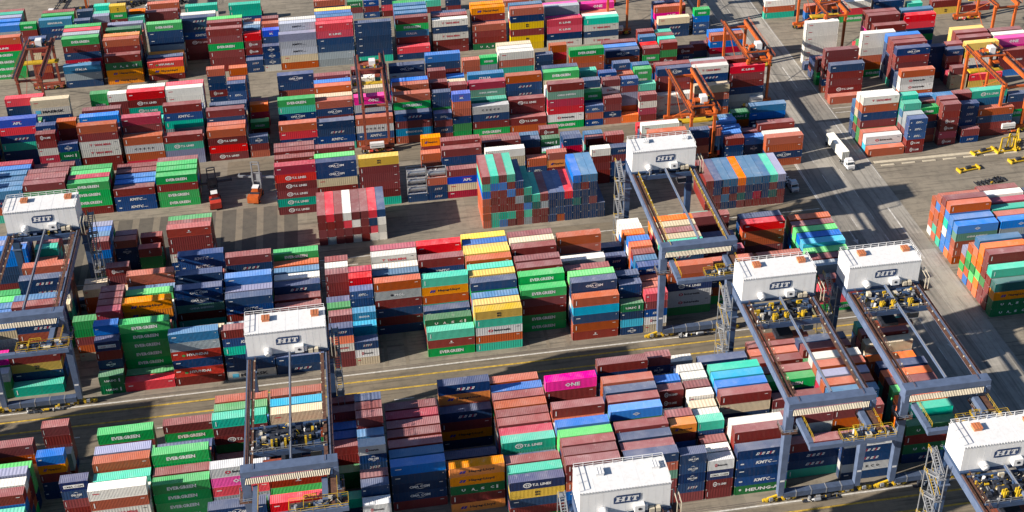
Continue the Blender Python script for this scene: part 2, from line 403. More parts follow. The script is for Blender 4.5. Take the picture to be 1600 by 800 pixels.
# the yard as plain numbers: (block, x of the column, container length, [(y, tier height, paint numbers from top to bottom), ...])
MAT['doorrod'] = plain('door_lock_rods', (.16, .12, .10), .5)
CODES = 'EgUlJKCSnbukBADfcTmPrpReLQoHOtXdVwYIZxqNavsMyF@'
BNAMES = ['F', 'C', 'RA', 'RB', 'M1a', 'M1b', 'M2', 'M2c', 'M4', 'M5', 'R1', 'R2', 'R3', 'R4', 'M1r', 'C2']
LAYOUT = [
(1, -142.6, 12.19, [(0, 2.65, 33, 7, 42, 42), (2.8, 2.65, 1, 1, 1, 1), (5.6, 2.65, 17, 18, 7, 7), (8.4, 2.65, 17, 1, 9), (11.2, 2.65, 18, 18, 20), (14, 2.65, 7, 7, 20, 20), (16.8, 2.65, 9, 9, 40, 17), (19.6, 2.65, 18, 1, 33, 18, 18), (22.4, 2.65, 18, 18, 18), (25.2, 2.65, 17, 0, 40, 40, 17), (28, 2.65, 9, 1, 20), (30.8, 2.65, 18, 17, 21, 8)]),
(1, -129.6, 12.19, [(0, 2.65, 9, 42, 42, 9, 9, 40), (2.8, 2.65, 20, 8, 8, 18, 0, 1), (5.6, 2.65, 21, 42, 21, 18, 18, 18), (8.4, 2.65, 1, 18, 0), (11.2, 2.65, 18, 18, 40, 42, 42), (14, 2.65, 20, 20, 20, 1, 21), (16.8, 2.65, 42, 42, 17, 20, 20, 20), (19.6, 2.65, 8, 8, 33, 21), (22.4, 2.65, 18, 18, 29, 21, 7, 29), (25.2, 2.65, 20, 6, 21, 20, 20, 20), (28, 2.65, 1, 1, 17, 17), (30.8, 2.65, 40, 9, 18)]),
(1, -116.8, 12.19, [(28, 2.66, 0, 0, 0, 6, 0)]),
(1, -116.6, 12.19, [(2.8, 2.67, 40, 1, 1), (5.6, 2.8, 28, 1, 18, 40), (8.4, 2.6, 9, 33, 20), (11.2, 2.6, 40, 18), (14, 2.6, 20), (16.8, 2.57, 9, 9, 42, 33, 33, 21), (19.6, 2.57, 10, 40, 29, 29, 20, 20), (22.4, 2.6, 9, 9, 18, 21, 20), (25.2, 2.66, 3, 3, 3, 7, 7)]),
(1, -104.5, 12.19, [(28, 2.9, 7, 7, 33, 29, 29, 29), (30.8, 2.6, 18, 18, 5, 6, 42), (33.6, 2.9, 20, 20, 17, 20, 20, 20)]),
(1, -104.3, 12.19, [(2.8, 2.9, 29), (5.6, 2.65, 18, 43, 8, 8), (8.4, 2.6, 20, 9, 9), (11.2, 2.6, 18, 29), (14, 2.6, 8), (16.8, 2.9, 18, 7, 7, 20, 8, 40), (19.6, 2.88, 10, 6, 6, 6, 0, 0), (25.2, 2.6, 42, 29, 18, 21)]),
(1, -89.6, 6.06, [(14, 2.6, 1, 1, 18, 20, 42), (19.6, 2.6, 42, 33, 40), (25.2, 2.6, 40), (28, 2.6, 18), (30.8, 2.55, 42, 20, 20, 20), (33.6, 2.55, 42, 18, 18, 42)]),
(1, -82.7, 6.06, [(0, 2.9, 2, 2), (2.8, 2.9, 12, 18, 6, 18, 18), (5.6, 2.9, 9, 5, 1, 1, 5, 8), (8.4, 2.6, 0, 8, 8, 6, 6), (11.2, 2.9, 21, 21, 21, 17, 17, 9), (14, 2.9, 18, 18, 18, 18, 18, 1), (16.8, 2.9, 18, 42, 42, 42, 21, 0), (19.6, 2.9, 18, 18, 6, 20, 0, 0), (22.4, 2.6, 40, 40, 18, 18, 18), (25.2, 2.6, 42, 42, 17, 17, 17), (28, 2.6, 8, 8, 20, 18), (30.8, 2.78, 17, 18, 20, 20, 5, 6)]),
(1, -76.6, 12.19, [(0, 2.9, 22), (2.8, 2.9, 1), (5.6, 2.82, 0, 0, 0, 0, 0, 0), (8.4, 2.6, 20, 20, 21, 40, 18), (11.2, 2.6, 1, 1, 1, 5), (14, 2.85, 27, 27, 8, 29, 9, 7), (16.8, 2.6, 33, 40, 21, 17, 0), (19.6, 2.55, 3, 21, 0, 8, 8, 8), (22.4, 2.84, 10, 18, 18, 8, 20), (25.2, 2.9, 20, 20, 18, 7, 20, 8)]),
(1, -64.1, 12.19, [(0, 2.77, 10, 40, 25, 8, 25, 18), (2.8, 2.6, 18, 18, 20, 18, 18), (5.6, 2.6, 6, 8, 20, 0), (8.4, 2.6, 6, 6, 6), (11.2, 2.6, 42, 42, 7), (14, 2.6, 1, 7), (16.8, 2.6, 40), (19.6, 2.55, 6, 6, 32, 18, 29, 18), (25.2, 2.63, 8, 8, 8, 18, 5, 5), (28, 2.6, 20, 20, 5, 5, 0), (30.8, 2.6, 18, 42, 42, 6), (33.6, 2.68, 5, 5, 40, 40, 7, 7)]),
(1, -51.3, 12.19, [(0, 2.68, 18, 5, 29, 8, 8, 36), (2.8, 2.6, 18, 18, 18, 42, 9), (5.6, 2.6, 0, 0, 6, 6), (8.4, 2.6, 17, 0, 8), (11.2, 2.6, 40, 18, 18), (16.8, 2.58, 8, 5, 18, 6, 6), (19.6, 2.6, 41, 0, 8, 17, 20), (22.4, 2.57, 9, 9, 18, 18, 33, 33), (25.2, 2.6, 40, 20, 0, 20, 20), (30.8, 2.68, 18, 7, 7, 7, 7, 33)]),
(1, -38.8, 12.19, [(0, 2.75, 8, 7), (2.8, 2.6, 29), (16.8, 2.63, 18, 1, 1), (19.6, 2.83, 18, 18, 17), (22.4, 2.7, 7, 7, 7, 7), (25.2, 2.75, 33, 6, 42, 8), (28, 2.8, 10, 17, 17, 33), (30.8, 2.85, 20, 18, 21, 21), (33.6, 2.7, 0, 0, 8, 18, 18)]),
(1, -25, 6.06, [(11.2, 2.65, 1, 40, 40, 18), (14, 2.58, 8, 8, 8, 20)]),
(1, -24.8, 6.06, [(0, 2.55, 7, 26, 34, 18, 18), (2.8, 2.6, 33, 33, 29, 29), (5.6, 2.6, 18, 40, 5), (8.4, 2.55, 18, 8, 8, 8), (16.8, 2.9, 18, 18, 18, 18, 18, 18), (19.6, 2.9, 33, 33, 1, 29, 29, 29), (22.4, 2.9, 18, 9, 5, 42, 9, 21)]),
(1, -18.8, 6.06, [(11.2, 2.55, 5, 8, 8, 33, 33, 33), (14, 2.9, 22, 22, 9, 33, 33, 33)]),
(1, -18.6, 6.06, [(0, 2.55, 7, 35, 42), (5.6, 2.67, 16, 16, 18), (8.4, 2.58, 11, 18, 40, 1), (16.8, 2.9, 21, 21, 33, 33, 20, 20)]),
(1, -12.4, 12.19, [(11.2, 2.85, 20, 39, 18, 8, 18, 8), (14, 2.6, 18, 18, 29, 29, 29), (16.8, 2.55, 10, 10, 5, 5, 42, 18), (19.6, 2.55, 33, 33, 21, 1, 6, 18), (22.4, 2.9, 34, 34, 8, 42, 5, 40), (25.2, 2.9, 21, 21, 21, 20, 18, 8)]),
(1, 0, 12.19, [(0, 2.73, 29, 19, 0), (2.8, 2.6, 18, 18), (5.6, 2.55, 2, 20, 18), (8.4, 2.8, 8, 29, 17), (11.2, 2.8, 29, 27, 20, 29, 29, 20), (16.8, 2.6, 5, 8, 0, 5), (19.6, 2.8, 18, 5, 18, 17, 18, 18), (22.4, 2.6, 33, 33, 33, 9, 18), (25.2, 2.9, 22, 29, 29, 1, 8, 9)]),
(1, 12.6, 12.19, [(0, 2.6, 43, 29, 35, 20, 29), (2.8, 2.62, 44, 44, 0, 18, 20), (5.6, 2.62, 10, 10, 20, 18, 18), (8.4, 2.65, 8, 0, 20, 40, 7, 6), (11.2, 2.68, 44, 40, 8, 5, 21, 21), (14, 2.68, 29, 33, 33, 18, 18, 29), (16.8, 2.82, 20, 20, 20, 9, 18, 5), (19.6, 2.85, 44, 44, 8, 18, 18, 9), (22.4, 2.7, 44, 44, 1, 42, 42, 29), (25.2, 2.68, 9, 9, 29, 29, 20, 20), (28, 2.68, 44, 44, 44, 9, 9, 18)]),
(1, 25.3, 12.19, [(5.6, 2.78, 0, 18, 18, 0, 0), (8.4, 2.72, 0, 7, 20, 20, 17, 20), (11.2, 2.83, 18, 18, 18, 20, 21, 29), (14, 2.88, 18, 18, 6, 6, 5, 5), (16.8, 2.6, 5, 5, 5, 29, 29), (19.6, 2.87, 18, 18, 18, 20, 6, 6), (22.4, 2.88, 42, 42, 5, 1, 1, 18), (25.2, 2.87, 18, 18, 18, 0, 0, 0)]),
(1, 38.3, 12.19, [(0, 2.74, 20, 16, 8, 20, 19), (2.8, 2.8, 6, 6, 33, 7, 7, 18), (5.6, 2.8, 3, 18, 18, 33, 33, 18), (8.4, 2.6, 1, 6, 6, 6, 6), (11.2, 2.9, 18, 7, 7, 5, 20), (14, 2.6, 9, 7, 29, 9), (16.8, 2.7, 33, 8, 5, 5, 18), (19.6, 2.6, 18, 18, 18, 7), (22.4, 2.9, 20, 20, 40, 1, 9, 9)]),
(1, 51.1, 6.06, [(0, 2.55, 2, 8, 16, 6), (2.8, 2.88, 8, 8, 5, 20, 8), (5.6, 2.55, 8, 17, 17, 17, 9, 9), (8.4, 2.6, 40, 40, 1, 18), (11.2, 2.6, 40, 5, 8, 17), (14, 2.6, 29, 33, 33), (16.8, 2.6, 8, 8), (19.6, 2.73, 7, 7, 29, 42), (22.4, 2.6, 6, 6, 40), (25.2, 2.58, 8, 8, 8, 18)]),
(1, 57.5, 6.06, [(0, 2.55, 22, 18, 5, 35, 42), (2.8, 2.55, 20, 18, 21, 7, 20), (5.6, 2.55, 20, 9, 8, 40, 40), (8.4, 2.55, 5, 17, 20, 5, 5, 0), (11.2, 2.55, 10, 10, 10, 10, 17, 21), (14, 2.57, 18, 9, 9, 9, 9, 7), (16.8, 2.65, 26, 20, 20, 7, 7, 40), (19.6, 2.63, 9, 33, 33, 6, 21, 21), (22.4, 2.6, 8, 9, 7, 5, 5), (25.2, 2.78, 26, 20, 18, 18, 18), (28, 2.76, 33, 9, 17, 17, 18), (30.8, 2.72, 33, 33, 18, 18, 18)]),
(1, 65.1, 12.19, [(5.6, 2.72, 20, 20, 12, 35, 35, 1), (8.4, 2.6, 18, 18, 20, 20, 5), (11.2, 2.6, 1, 1, 1, 18), (14, 2.88, 29, 7, 5, 5, 5, 29), (16.8, 2.87, 42, 42, 42, 7, 7, 0), (19.6, 2.87, 18, 5, 9, 9, 7, 7), (22.4, 2.9, 42, 21, 18, 18, 21, 20), (25.2, 2.9, 26, 26, 7, 40, 40, 40)]),
(1, 77.6, 12.19, [(8.4, 2.84, 20, 35, 8, 20, 0), (11.2, 2.6, 18, 18, 40, 40), (16.8, 2.9, 21, 18, 42, 42), (19.6, 2.6, 33, 33, 33), (22.4, 2.55, 40, 33, 40, 33), (25.2, 2.55, 8, 18, 18, 18), (28, 2.6, 20, 5, 18), (30.8, 2.66, 18, 18, 18, 1, 5)]),
(1, 90.9, 12.19, [(8.4, 2.82, 20, 18, 22, 0, 9), (11.2, 2.6, 8, 8, 20, 17), (14, 2.6, 18, 29, 5), (16.8, 2.6, 9, 9), (19.6, 2.6, 20, 20), (22.4, 2.55, 22, 20, 20, 18, 17, 18), (25.2, 2.55, 8, 8, 29, 29, 33, 8)]),
(1, 105.6, 12.19, [(0, 2.77, 18, 22, 22, 0), (2.8, 2.6, 7, 7, 7), (5.6, 2.85, 40, 0, 29, 29), (8.4, 2.9, 18, 40, 40, 40), (11.2, 2.9, 3, 21, 1, 1), (14, 2.55, 16, 8, 40, 40, 6), (16.8, 2.55, 9, 29, 20, 18, 18), (19.6, 2.56, 3, 3, 1, 1, 9), (22.4, 2.56, 18, 5, 9, 21, 21), (25.2, 2.6, 20, 1, 8, 7, 18)]),
(15, -117.5, 12.19, [(44, 2.77, 9, 9, 8, 8, 18, 7), (46.8, 2.75, 41, 9, 8, 18, 17, 17), (49.6, 2.67, 9, 8, 8, 42, 6, 6)]),
(15, -104, 6.06, [(44, 2.9, 20, 20, 8, 8), (46.8, 2.8, 29, 8, 18, 20, 20), (49.6, 2.78, 18, 29, 8, 8, 33), (52.4, 2.72, 21, 18, 8, 8, 8)]),
(15, -90, 6.06, [(46.8, 2.9, 18, 9, 8, 42, 0), (49.6, 2.88, 10, 10, 20, 20, 8), (52.4, 2.82, 9, 33, 33, 18, 8), (55.2, 2.8, 41, 0, 18, 17, 18)]),
(15, -83.8, 6.06, [(52.4, 2.55, 20, 6, 8, 8), (55.2, 2.55, 18, 5, 5, 5)]),
(15, -77, 6.06, [(49.6, 2.87, 19, 1, 1), (52.4, 2.6, 29, 0), (55.2, 2.9, 19, 19, 19)]),
(15, -68.5, 12.19, [(49.6, 2.86, 19, 18, 18, 33, 5), (52.4, 2.74, 18, 18, 18, 40, 40), (55.2, 2.66, 1, 18, 18, 18, 20)]),
(0, -143.2, 12.19, [(-58.8, 2.65, 7, 5, 20, 20, 20, 8), (-56, 2.65, 20, 20, 20, 20, 20), (-53.2, 2.65, 6, 8, 8, 6, 6), (-50.4, 2.65, 40, 40, 6, 1, 1, 18), (-47.6, 2.65, 9, 9, 9), (-44.8, 2.65, 0, 8, 8, 7, 17, 17), (-42, 2.65, 40, 40, 18, 33, 33, 20), (-39.2, 2.65, 33, 33, 9), (-36.4, 2.65, 29, 29, 21, 42, 5, 5), (-33.6, 2.65, 18, 33, 33, 20, 6), (-30.8, 2.65, 40, 40, 18), (-28, 2.65, 33, 8, 8, 18, 5)]),
(0, -130.2, 12.19, [(-58.8, 2.65, 21, 21, 17, 6), (-56, 2.65, 17, 17, 17), (-53.2, 2.65, 17, 17, 18, 20, 6, 8), (-50.4, 2.65, 20, 42, 42, 5, 8), (-47.6, 2.65, 33, 0, 18, 18, 1), (-44.8, 2.65, 21, 21, 9), (-42, 2.65, 33, 42, 42), (-39.2, 2.65, 18, 18, 7, 7, 7), (-36.4, 2.65, 33, 8, 8, 8, 8), (-33.6, 2.65, 33, 33, 8, 18), (-30.8, 2.65, 1, 1, 0), (-28, 2.65, 18, 0, 7)]),
(0, -117.2, 12.19, [(-58.8, 2.65, 20, 18, 18, 18, 18), (-56, 2.65, 20, 8, 33, 33, 33), (-53.2, 2.65, 9, 33, 18, 20, 21, 8), (-50.4, 2.65, 40, 5, 5, 5), (-47.6, 2.65, 5, 5, 5), (-44.8, 2.65, 6, 6, 6, 6), (-42, 2.65, 29, 1, 18, 1, 1), (-39.2, 2.65, 8, 18, 6), (-36.4, 2.65, 0, 40, 18, 20, 33), (-33.6, 2.65, 9, 8, 42, 42, 42, 5), (-30.8, 2.65, 29, 20, 20, 20, 21), (-28, 2.65, 8, 8, 5)]),
(0, -104.2, 12.19, [(-47.6, 2.58, 29, 1, 6, 6), (-44.8, 2.7, 18, 9, 8, 8, 9), (-42, 2.72, 33, 20, 18, 7, 7), (-39.2, 2.82, 41, 17, 17, 20, 0), (-36.4, 2.55, 3, 3, 3, 8, 8), (-30.8, 2.9, 18, 20, 42, 42, 42)]),
(0, -91.2, 6.06, [(-33.6, 2.6, 9, 27, 18, 8, 8), (-28, 2.6, 40, 40, 18), (-25.2, 2.78, 18, 18, 17, 17, 8)]),
(0, -84.2, 6.06, [(-44.8, 2.55, 12, 6, 18, 18, 40, 40)]),
(0, -77.1, 12.19, [(-50.4, 2.9, 33, 20, 34, 42, 42, 40), (-47.6, 2.6, 33, 1, 18, 18, 18), (-44.8, 2.9, 29, 29, 8, 8, 18), (-42, 2.83, 20, 1, 18, 7, 33, 0), (-39.2, 2.85, 41, 41, 41, 8, 8, 8), (-36.4, 2.6, 1, 40, 40, 18, 18), (-33.6, 2.9, 0, 18, 0, 0, 6, 6)]),
(0, -64.4, 12.19, [(-47.6, 2.8, 0, 0, 0, 0, 0), (-44.8, 2.82, 18, 18, 18, 18, 5), (-42, 2.9, 0, 0, 0, 21, 18, 18), (-39.2, 2.6, 18, 40, 20, 33, 7), (-36.4, 2.6, 7, 18, 42, 42, 8), (-30.8, 2.6, 5, 40, 42), (-28, 2.6, 20, 20), (-25.2, 2.55, 18, 0, 29, 7)]),
(0, -51.8, 12.19, [(-58.8, 2.68, 6, 8, 21, 5, 8, 8), (-56, 2.6, 1, 7, 8, 0, 40), (-53.2, 2.6, 6, 8, 5, 5), (-50.4, 2.6, 7, 7, 33), (-47.6, 2.78, 35, 28, 22, 40, 40, 6), (-44.8, 2.6, 7, 7, 29, 18, 18), (-42, 2.6, 8, 8, 18, 9), (-39.2, 2.6, 20, 20, 5), (-36.4, 2.6, 18, 1, 18), (-33.6, 2.55, 29, 18, 17, 1, 18, 1, 29), (-30.8, 2.6, 9, 1, 1, 29, 20), (-28, 2.55, 1, 29, 42, 40, 33, 5), (-25.2, 2.57, 20, 29, 29, 29, 29, 1)]),
(0, -38.8, 12.19, [(-58.8, 2.63, 22, 21, 21, 18, 42, 42), (-53.2, 2.9, 19, 3, 40, 42, 20, 33), (-50.4, 2.6, 42, 42, 42, 0, 0), (-47.6, 2.6, 20, 18, 21, 21, 18), (-44.8, 2.6, 29, 42, 42, 5), (-42, 2.6, 20, 20, 20), (-39.2, 2.6, 40, 6), (-36.4, 2.9, 20, 1, 8, 33, 8), (-33.6, 2.9, 42, 42, 18, 18, 40, 21), (-30.8, 2.9, 16, 16, 33, 7, 5, 5), (-28, 2.56, 20, 17, 8, 29, 42, 7, 7)]),
(0, -25.7, 6.06, [(-50.4, 2.65, 29, 8), (-42, 2.55, 1, 1), (-36.4, 2.55, 18, 18, 18), (-33.6, 2.57, 9, 9, 33)]),
(0, -25.1, 6.06, [(-30.8, 2.63, 9, 9, 9), (-28, 2.65, 18, 20, 20, 21), (-25.2, 2.77, 18, 18, 7, 5)]),
(0, -19.5, 6.06, [(-58.8, 2.9, 35, 8, 0, 18), (-56, 2.84, 8, 8, 8, 33, 33), (-53.2, 2.84, 18, 42, 42, 21, 40), (-50.4, 2.6, 1, 20, 20, 6), (-47.6, 2.55, 35, 6, 7, 18, 18, 18, 18), (-44.8, 2.6, 21, 9, 9, 29, 42), (-42, 2.58, 10, 18, 18, 18, 5, 5), (-39.2, 2.64, 18, 17, 18, 9, 20, 20, 0), (-36.4, 2.64, 18, 18, 7, 18, 18, 17, 29), (-33.6, 2.64, 8, 8, 17, 20, 20, 20, 5)]),
(0, -12.8, 12.19, [(-50.4, 2.68, 9, 8, 6, 6, 18), (-47.6, 2.7, 10, 20, 1, 17, 17), (-44.8, 2.74, 18, 40, 40, 18, 6), (-42, 2.82, 18, 9, 0, 40, 40), (-39.2, 2.84, 18, 21, 18, 7, 9), (-36.4, 2.88, 21, 18, 5, 20, 17), (-33.6, 2.9, 18, 9, 9, 1, 17)]),
(0, -0.1, 12.19, [(-53.2, 2.7, 27, 27, 2, 18, 27), (-47.6, 2.6, 18, 33, 33), (-44.8, 2.6, 18, 18), (-42, 2.6, 8, 8), (-39.2, 2.6, 5), (-33.6, 2.85, 7, 18, 27, 8), (-30.8, 2.9, 7, 27, 20, 20, 42, 7)]),
(0, 12.5, 12.19, [(-58.8, 2.55, 12, 43, 8, 18, 1), (-56, 2.55, 29, 29, 7, 7, 8), (-53.2, 2.56, 18, 18, 18, 17, 5), (-50.4, 2.6, 7, 7, 7, 6), (-47.6, 2.72, 30, 30, 30, 30, 30), (-44.8, 2.64, 21, 21, 21, 18, 18), (-42, 2.72, 18, 40, 18, 5, 20), (-39.2, 2.72, 18, 18, 42, 9, 8), (-36.4, 2.74, 20, 20, 33, 33, 33), (-33.6, 2.76, 18, 1, 8, 42, 42), (-30.8, 2.74, 9, 0, 0, 0, 18), (-28, 2.6, 20, 9, 5, 5), (-25.2, 2.85, 20, 7, 29, 29)]),
(0, 25, 12.19, [(-58.8, 2.68, 18, 18, 20, 9, 5, 18), (-56, 2.68, 18, 18, 0, 0, 0, 0), (-53.2, 2.7, 18, 8, 17, 17, 17, 20), (-50.4, 2.67, 3, 3, 8, 8, 0, 5), (-47.6, 2.73, 9, 17, 20, 42, 9, 20), (-44.8, 2.6, 33, 29, 29, 18, 42), (-42, 2.77, 18, 26, 26, 26, 17, 17), (-33.6, 2.88, 28, 18, 18, 18, 18, 18)]),
(0, 38, 12.19, [(-58.8, 2.62, 6, 20, 32, 18, 18, 17), (-56, 2.55, 18, 21, 21, 21, 20, 0), (-53.2, 2.6, 8, 8, 18, 7, 7, 17), (-50.4, 2.72, 18, 40, 40, 40, 40, 42), (-47.6, 2.6, 7, 8, 18, 9, 1), (-44.8, 2.72, 14, 1, 1, 21, 21, 21), (-42, 2.77, 18, 1, 29, 18, 18, 1), (-39.2, 2.82, 8, 8, 8, 8, 20, 20), (-36.4, 2.9, 20, 20, 7, 20, 20, 9), (-33.6, 2.6, 8, 8, 42, 1, 9), (-30.8, 2.59, 18, 7, 7, 7, 8, 5, 20)]),
(0, 50.7, 6.06, [(-58.8, 2.9, 6, 6, 6, 7, 18), (-53.2, 2.6, 18, 7, 33), (-50.4, 2.55, 27, 18, 9, 18, 17, 17), (-47.6, 2.55, 18, 18, 18, 20, 20, 20), (-44.8, 2.6, 6, 6, 6, 6), (-42, 2.6, 33, 7, 7, 29), (-39.2, 2.58, 17, 17, 8, 40, 5, 18), (-36.4, 2.63, 9, 17, 20, 33, 17, 17), (-30.8, 2.6, 18, 42, 21, 21), (-28, 2.67, 18, 6, 42, 6, 17, 33)]),
(0, 57.2, 6.06, [(-58.8, 2.9, 35, 12, 17, 18), (-56, 2.9, 33, 20, 20, 21), (-53.2, 2.9, 18, 18, 17, 17), (-50.4, 2.55, 29, 8, 40, 20, 21, 1), (-47.6, 2.9, 33, 33, 33, 33, 18), (-44.8, 2.9, 42, 8, 8, 8, 8), (-42, 2.58, 33, 33, 21, 7, 7, 9), (-39.2, 2.6, 18, 18, 18, 40, 40, 40), (-36.4, 2.63, 33, 33, 33, 33, 33, 40), (-33.6, 2.62, 33, 18, 20, 18, 18, 17), (-30.8, 2.6, 8, 8, 8, 20, 0), (-28, 2.6, 8, 21, 20, 18), (-25.2, 2.85, 33, 9, 5, 18)]),
(0, 63.9, 12.19, [(-58.8, 2.7, 7, 5, 8, 5, 4), (-56, 2.73, 18, 18, 18, 18, 18, 18), (-53.2, 2.67, 33, 33, 0, 20, 1, 1), (-50.4, 2.6, 18, 18, 1, 18, 18), (-47.6, 2.6, 17, 18, 18, 18), (-44.8, 2.85, 18, 42, 8, 8, 40, 18), (-42, 2.87, 9, 42, 42, 1, 8, 17), (-39.2, 2.9, 16, 16, 18, 42, 18, 18), (-36.4, 2.88, 29, 29, 29, 18, 18, 21), (-30.8, 2.6, 5, 29, 5, 18), (-28, 2.55, 8, 8, 17, 9, 9)]),
(0, 76.8, 12.19, [(-47.6, 2.6, 7, 7, 7, 40), (-44.8, 2.76, 18, 33, 33, 33, 7), (-42, 2.6, 20, 20, 21, 21), (-39.2, 2.88, 0, 7, 17, 17, 8), (-36.4, 2.9, 18, 20, 20, 20, 18), (-33.6, 2.6, 17, 1, 21, 9), (-30.8, 2.55, 18, 8, 8, 8, 42), (-28, 2.56, 20, 20, 8, 18, 18)]),
(0, 77.2, 12.19, [(-56, 2.65, 18, 7, 7, 29), (-53.2, 2.6, 9, 9, 18), (-50.4, 2.72, 18, 33, 33, 6, 33), (-25.2, 2.6, 18, 7, 8, 5, 0)]),
(0, 89.1, 12.19, [(-58.8, 2.55, 35, 7, 7, 37, 8), (-47.6, 2.7, 10, 8, 18, 18, 7, 7), (-44.8, 2.73, 20, 9, 18, 9, 9, 1), (-42, 2.77, 41, 21, 21, 20, 1, 29), (-39.2, 2.85, 20, 17, 42, 33, 18, 18), (-36.4, 2.87, 33, 6, 20, 42, 1, 20), (-33.6, 2.6, 1, 18, 5, 18, 18), (-30.8, 2.55, 18, 18, 33, 33, 18, 20), (-28, 2.55, 8, 8, 8, 29, 5, 20)]),
(0, 89.5, 12.19, [(-56, 2.6, 18, 17, 17, 29), (-53.2, 2.6, 0, 8, 33), (-50.4, 2.78, 18, 20, 20, 17, 17)]),
(0, 105.1, 12.19, [(-56, 2.9, 2, 18, 2, 7), (-53.2, 2.74, 29, 0, 9, 20, 33), (-50.4, 2.76, 26, 26, 26, 6, 18), (-47.6, 2.88, 3, 29, 29, 29, 42), (-44.8, 2.86, 18, 18, 6, 5, 20), (-42, 2.82, 26, 29, 29, 0, 0), (-39.2, 2.9, 8, 18, 0, 17, 17), (-33.6, 2.9, 26, 26, 6, 33), (-30.8, 2.9, 42, 33, 33, 33, 33), (-28, 2.57, 18, 21, 8, 8, 29, 42), (-25.2, 2.6, 29, 8, 8, 6, 6, 18)]),
(4, -140, 12.19, [(83, 2.65, 18, 33, 33, 33, 40, 8), (85.8, 2.65, 18, 18, 9), (88.6, 2.65, 18, 18, 18, 18, 42, 20), (91.4, 2.65, 1, 18, 18, 18), (94.2, 2.65, 20, 20, 20)]),
(4, -126, 12.19, [(83, 2.83, 10, 7, 20, 29), (85.8, 2.83, 10, 10, 10, 20), (88.6, 2.83, 10, 8, 8, 0), (91.4, 2.9, 10, 8, 6, 6), (94.2, 2.6, 0, 0, 18), (97, 2.55, 9, 9, 1, 18), (99.8, 2.55, 21, 8, 17, 18)]),
(4, -113.5, 12.19, [(83, 2.55, 18, 1, 0, 8, 8), (85.8, 2.55, 18, 8, 0, 0, 1), (88.6, 2.9, 18, 18, 29, 20), (91.4, 2.88, 18, 18, 18, 18), (94.2, 2.6, 5, 5, 5), (99.8, 2.73, 18, 9, 9)]),
(4, -100.8, 12.19, [(83, 2.88, 0, 0, 0, 18), (85.8, 2.88, 21, 21, 21, 21), (88.6, 2.8, 0, 20, 20, 29), (91.4, 2.8, 0, 0, 33, 33)]),
(4, -87.6, 12.19, [(83, 2.7, 18, 5, 5), (85.8, 2.77, 9, 17, 17), (88.6, 2.8, 9, 9, 5), (91.4, 2.87, 18, 18, 17), (94.2, 2.9, 18, 18, 40)]),
(4, -74.7, 12.19, [(83, 2.8, 0, 18, 0, 0), (85.8, 2.88, 0, 9, 8, 18), (88.6, 2.9, 0, 40, 7, 42), (91.4, 2.85, 18, 18, 18, 1)]),
(5, -38.7, 12.19, [(75.2, 2.6, 17, 20, 6, 6, 18)]),
(5, -38.4, 12.19, [(72.4, 2.9, 21, 23, 17, 17, 30, 17), (78, 2.77, 18, 18, 33, 18, 17, 42), (80.8, 2.9, 17, 18, 18, 18, 40, 9), (83.6, 2.9, 18, 18, 9, 9, 9, 20)]),
(5, -26.4, 12.19, [(75.2, 2.9, 3, 3, 7, 7, 18, 40)]),
(5, -26.1, 12.19, [(72.4, 2.9, 6, 6, 42, 18, 29, 33), (78, 2.6, 33, 33, 33, 33, 0), (80.8, 2.88, 18, 6, 18, 18, 0, 0)]),
(5, -13.3, 12.19, [(72.4, 2.9, 43, 18, 18, 18, 18, 29)]),
(5, 1, 6.06, [(72.4, 2.9, 46, 46, 46, 8)]),
(5, 6.1, 6.06, [(75.2, 2.6, 33, 8, 8), (78, 2.7, 20, 20, 18, 29, 20)]),
(5, 6.5, 6.06, [(80.8, 2.9, 27, 18, 18, 6, 6, 6)]),
(5, 7.2, 6.06, [(72.4, 2.7, 46, 20, 7, 7)]),
(5, 12.3, 12.19, [(75.2, 2.67, 18, 8, 8, 42, 42, 8), (78, 2.9, 18, 18, 1, 1, 1, 8)]),
(5, 13.4, 12.19, [(72.4, 2.58, 18, 13, 42, 21)]),
(5, 25.4, 12.19, [(72.4, 2.63, 33, 42, 42, 33, 5, 20), (78, 2.6, 42, 0, 0, 0), (80.8, 2.8, 18, 18, 33, 20, 42), (83.6, 2.68, 18, 9, 21, 6, 6)]),
(5, 37.6, 6.06, [(75.2, 2.6, 9, 9, 9), (78, 2.6, 0, 0)]),
(5, 38.3, 6.06, [(72.4, 2.9, 20, 5, 5, 5), (80.8, 2.6, 8, 1), (83.6, 2.9, 8, 18, 18, 18), (86.4, 2.88, 10, 8, 8, 8)]),
(5, 43.8, 6.06, [(75.2, 2.6, 0, 0, 40, 40), (78, 2.6, 42, 33, 33)]),
(5, 44.6, 6.06, [(72.4, 2.6, 20, 27, 17, 17, 33), (80.8, 2.9, 40, 18, 9), (83.6, 2.83, 2, 18, 20, 21), (86.4, 2.68, 17, 17, 20, 7, 7)]),
(5, 50, 6.06, [(75.2, 2.65, 8, 21, 42, 42, 42, 42), (78, 2.58, 8, 5, 8, 8, 9, 40)]),
(5, 57.8, 6.06, [(78, 2.6, 21, 21, 1)]),
(5, 58.5, 6.06, [(72.4, 2.56, 33, 18, 18, 18, 18), (75.2, 2.6, 1, 8, 1, 40), (80.8, 2.88, 18, 29, 20, 20), (83.6, 2.9, 10, 40, 40, 18)]),
(5, 64, 6.06, [(78, 2.8, 18, 18, 8, 29, 29)]),
(5, 64.7, 6.06, [(72.4, 2.55, 7, 18, 7, 7, 8), (75.2, 2.6, 7, 29, 42, 8)]),
(14, 76.5, 12.19, [(72.4, 2.8, 20, 20, 18, 29, 17, 17), (78, 2.6, 29, 6, 42, 42), (80.8, 2.9, 33, 18, 8, 42, 33), (83.6, 2.6, 8, 5, 18, 18), (86.4, 2.8, 22, 18, 1, 6)]),
(14, 91, 6.06, [(75.2, 2.88, 8, 18, 20, 17, 33)]),
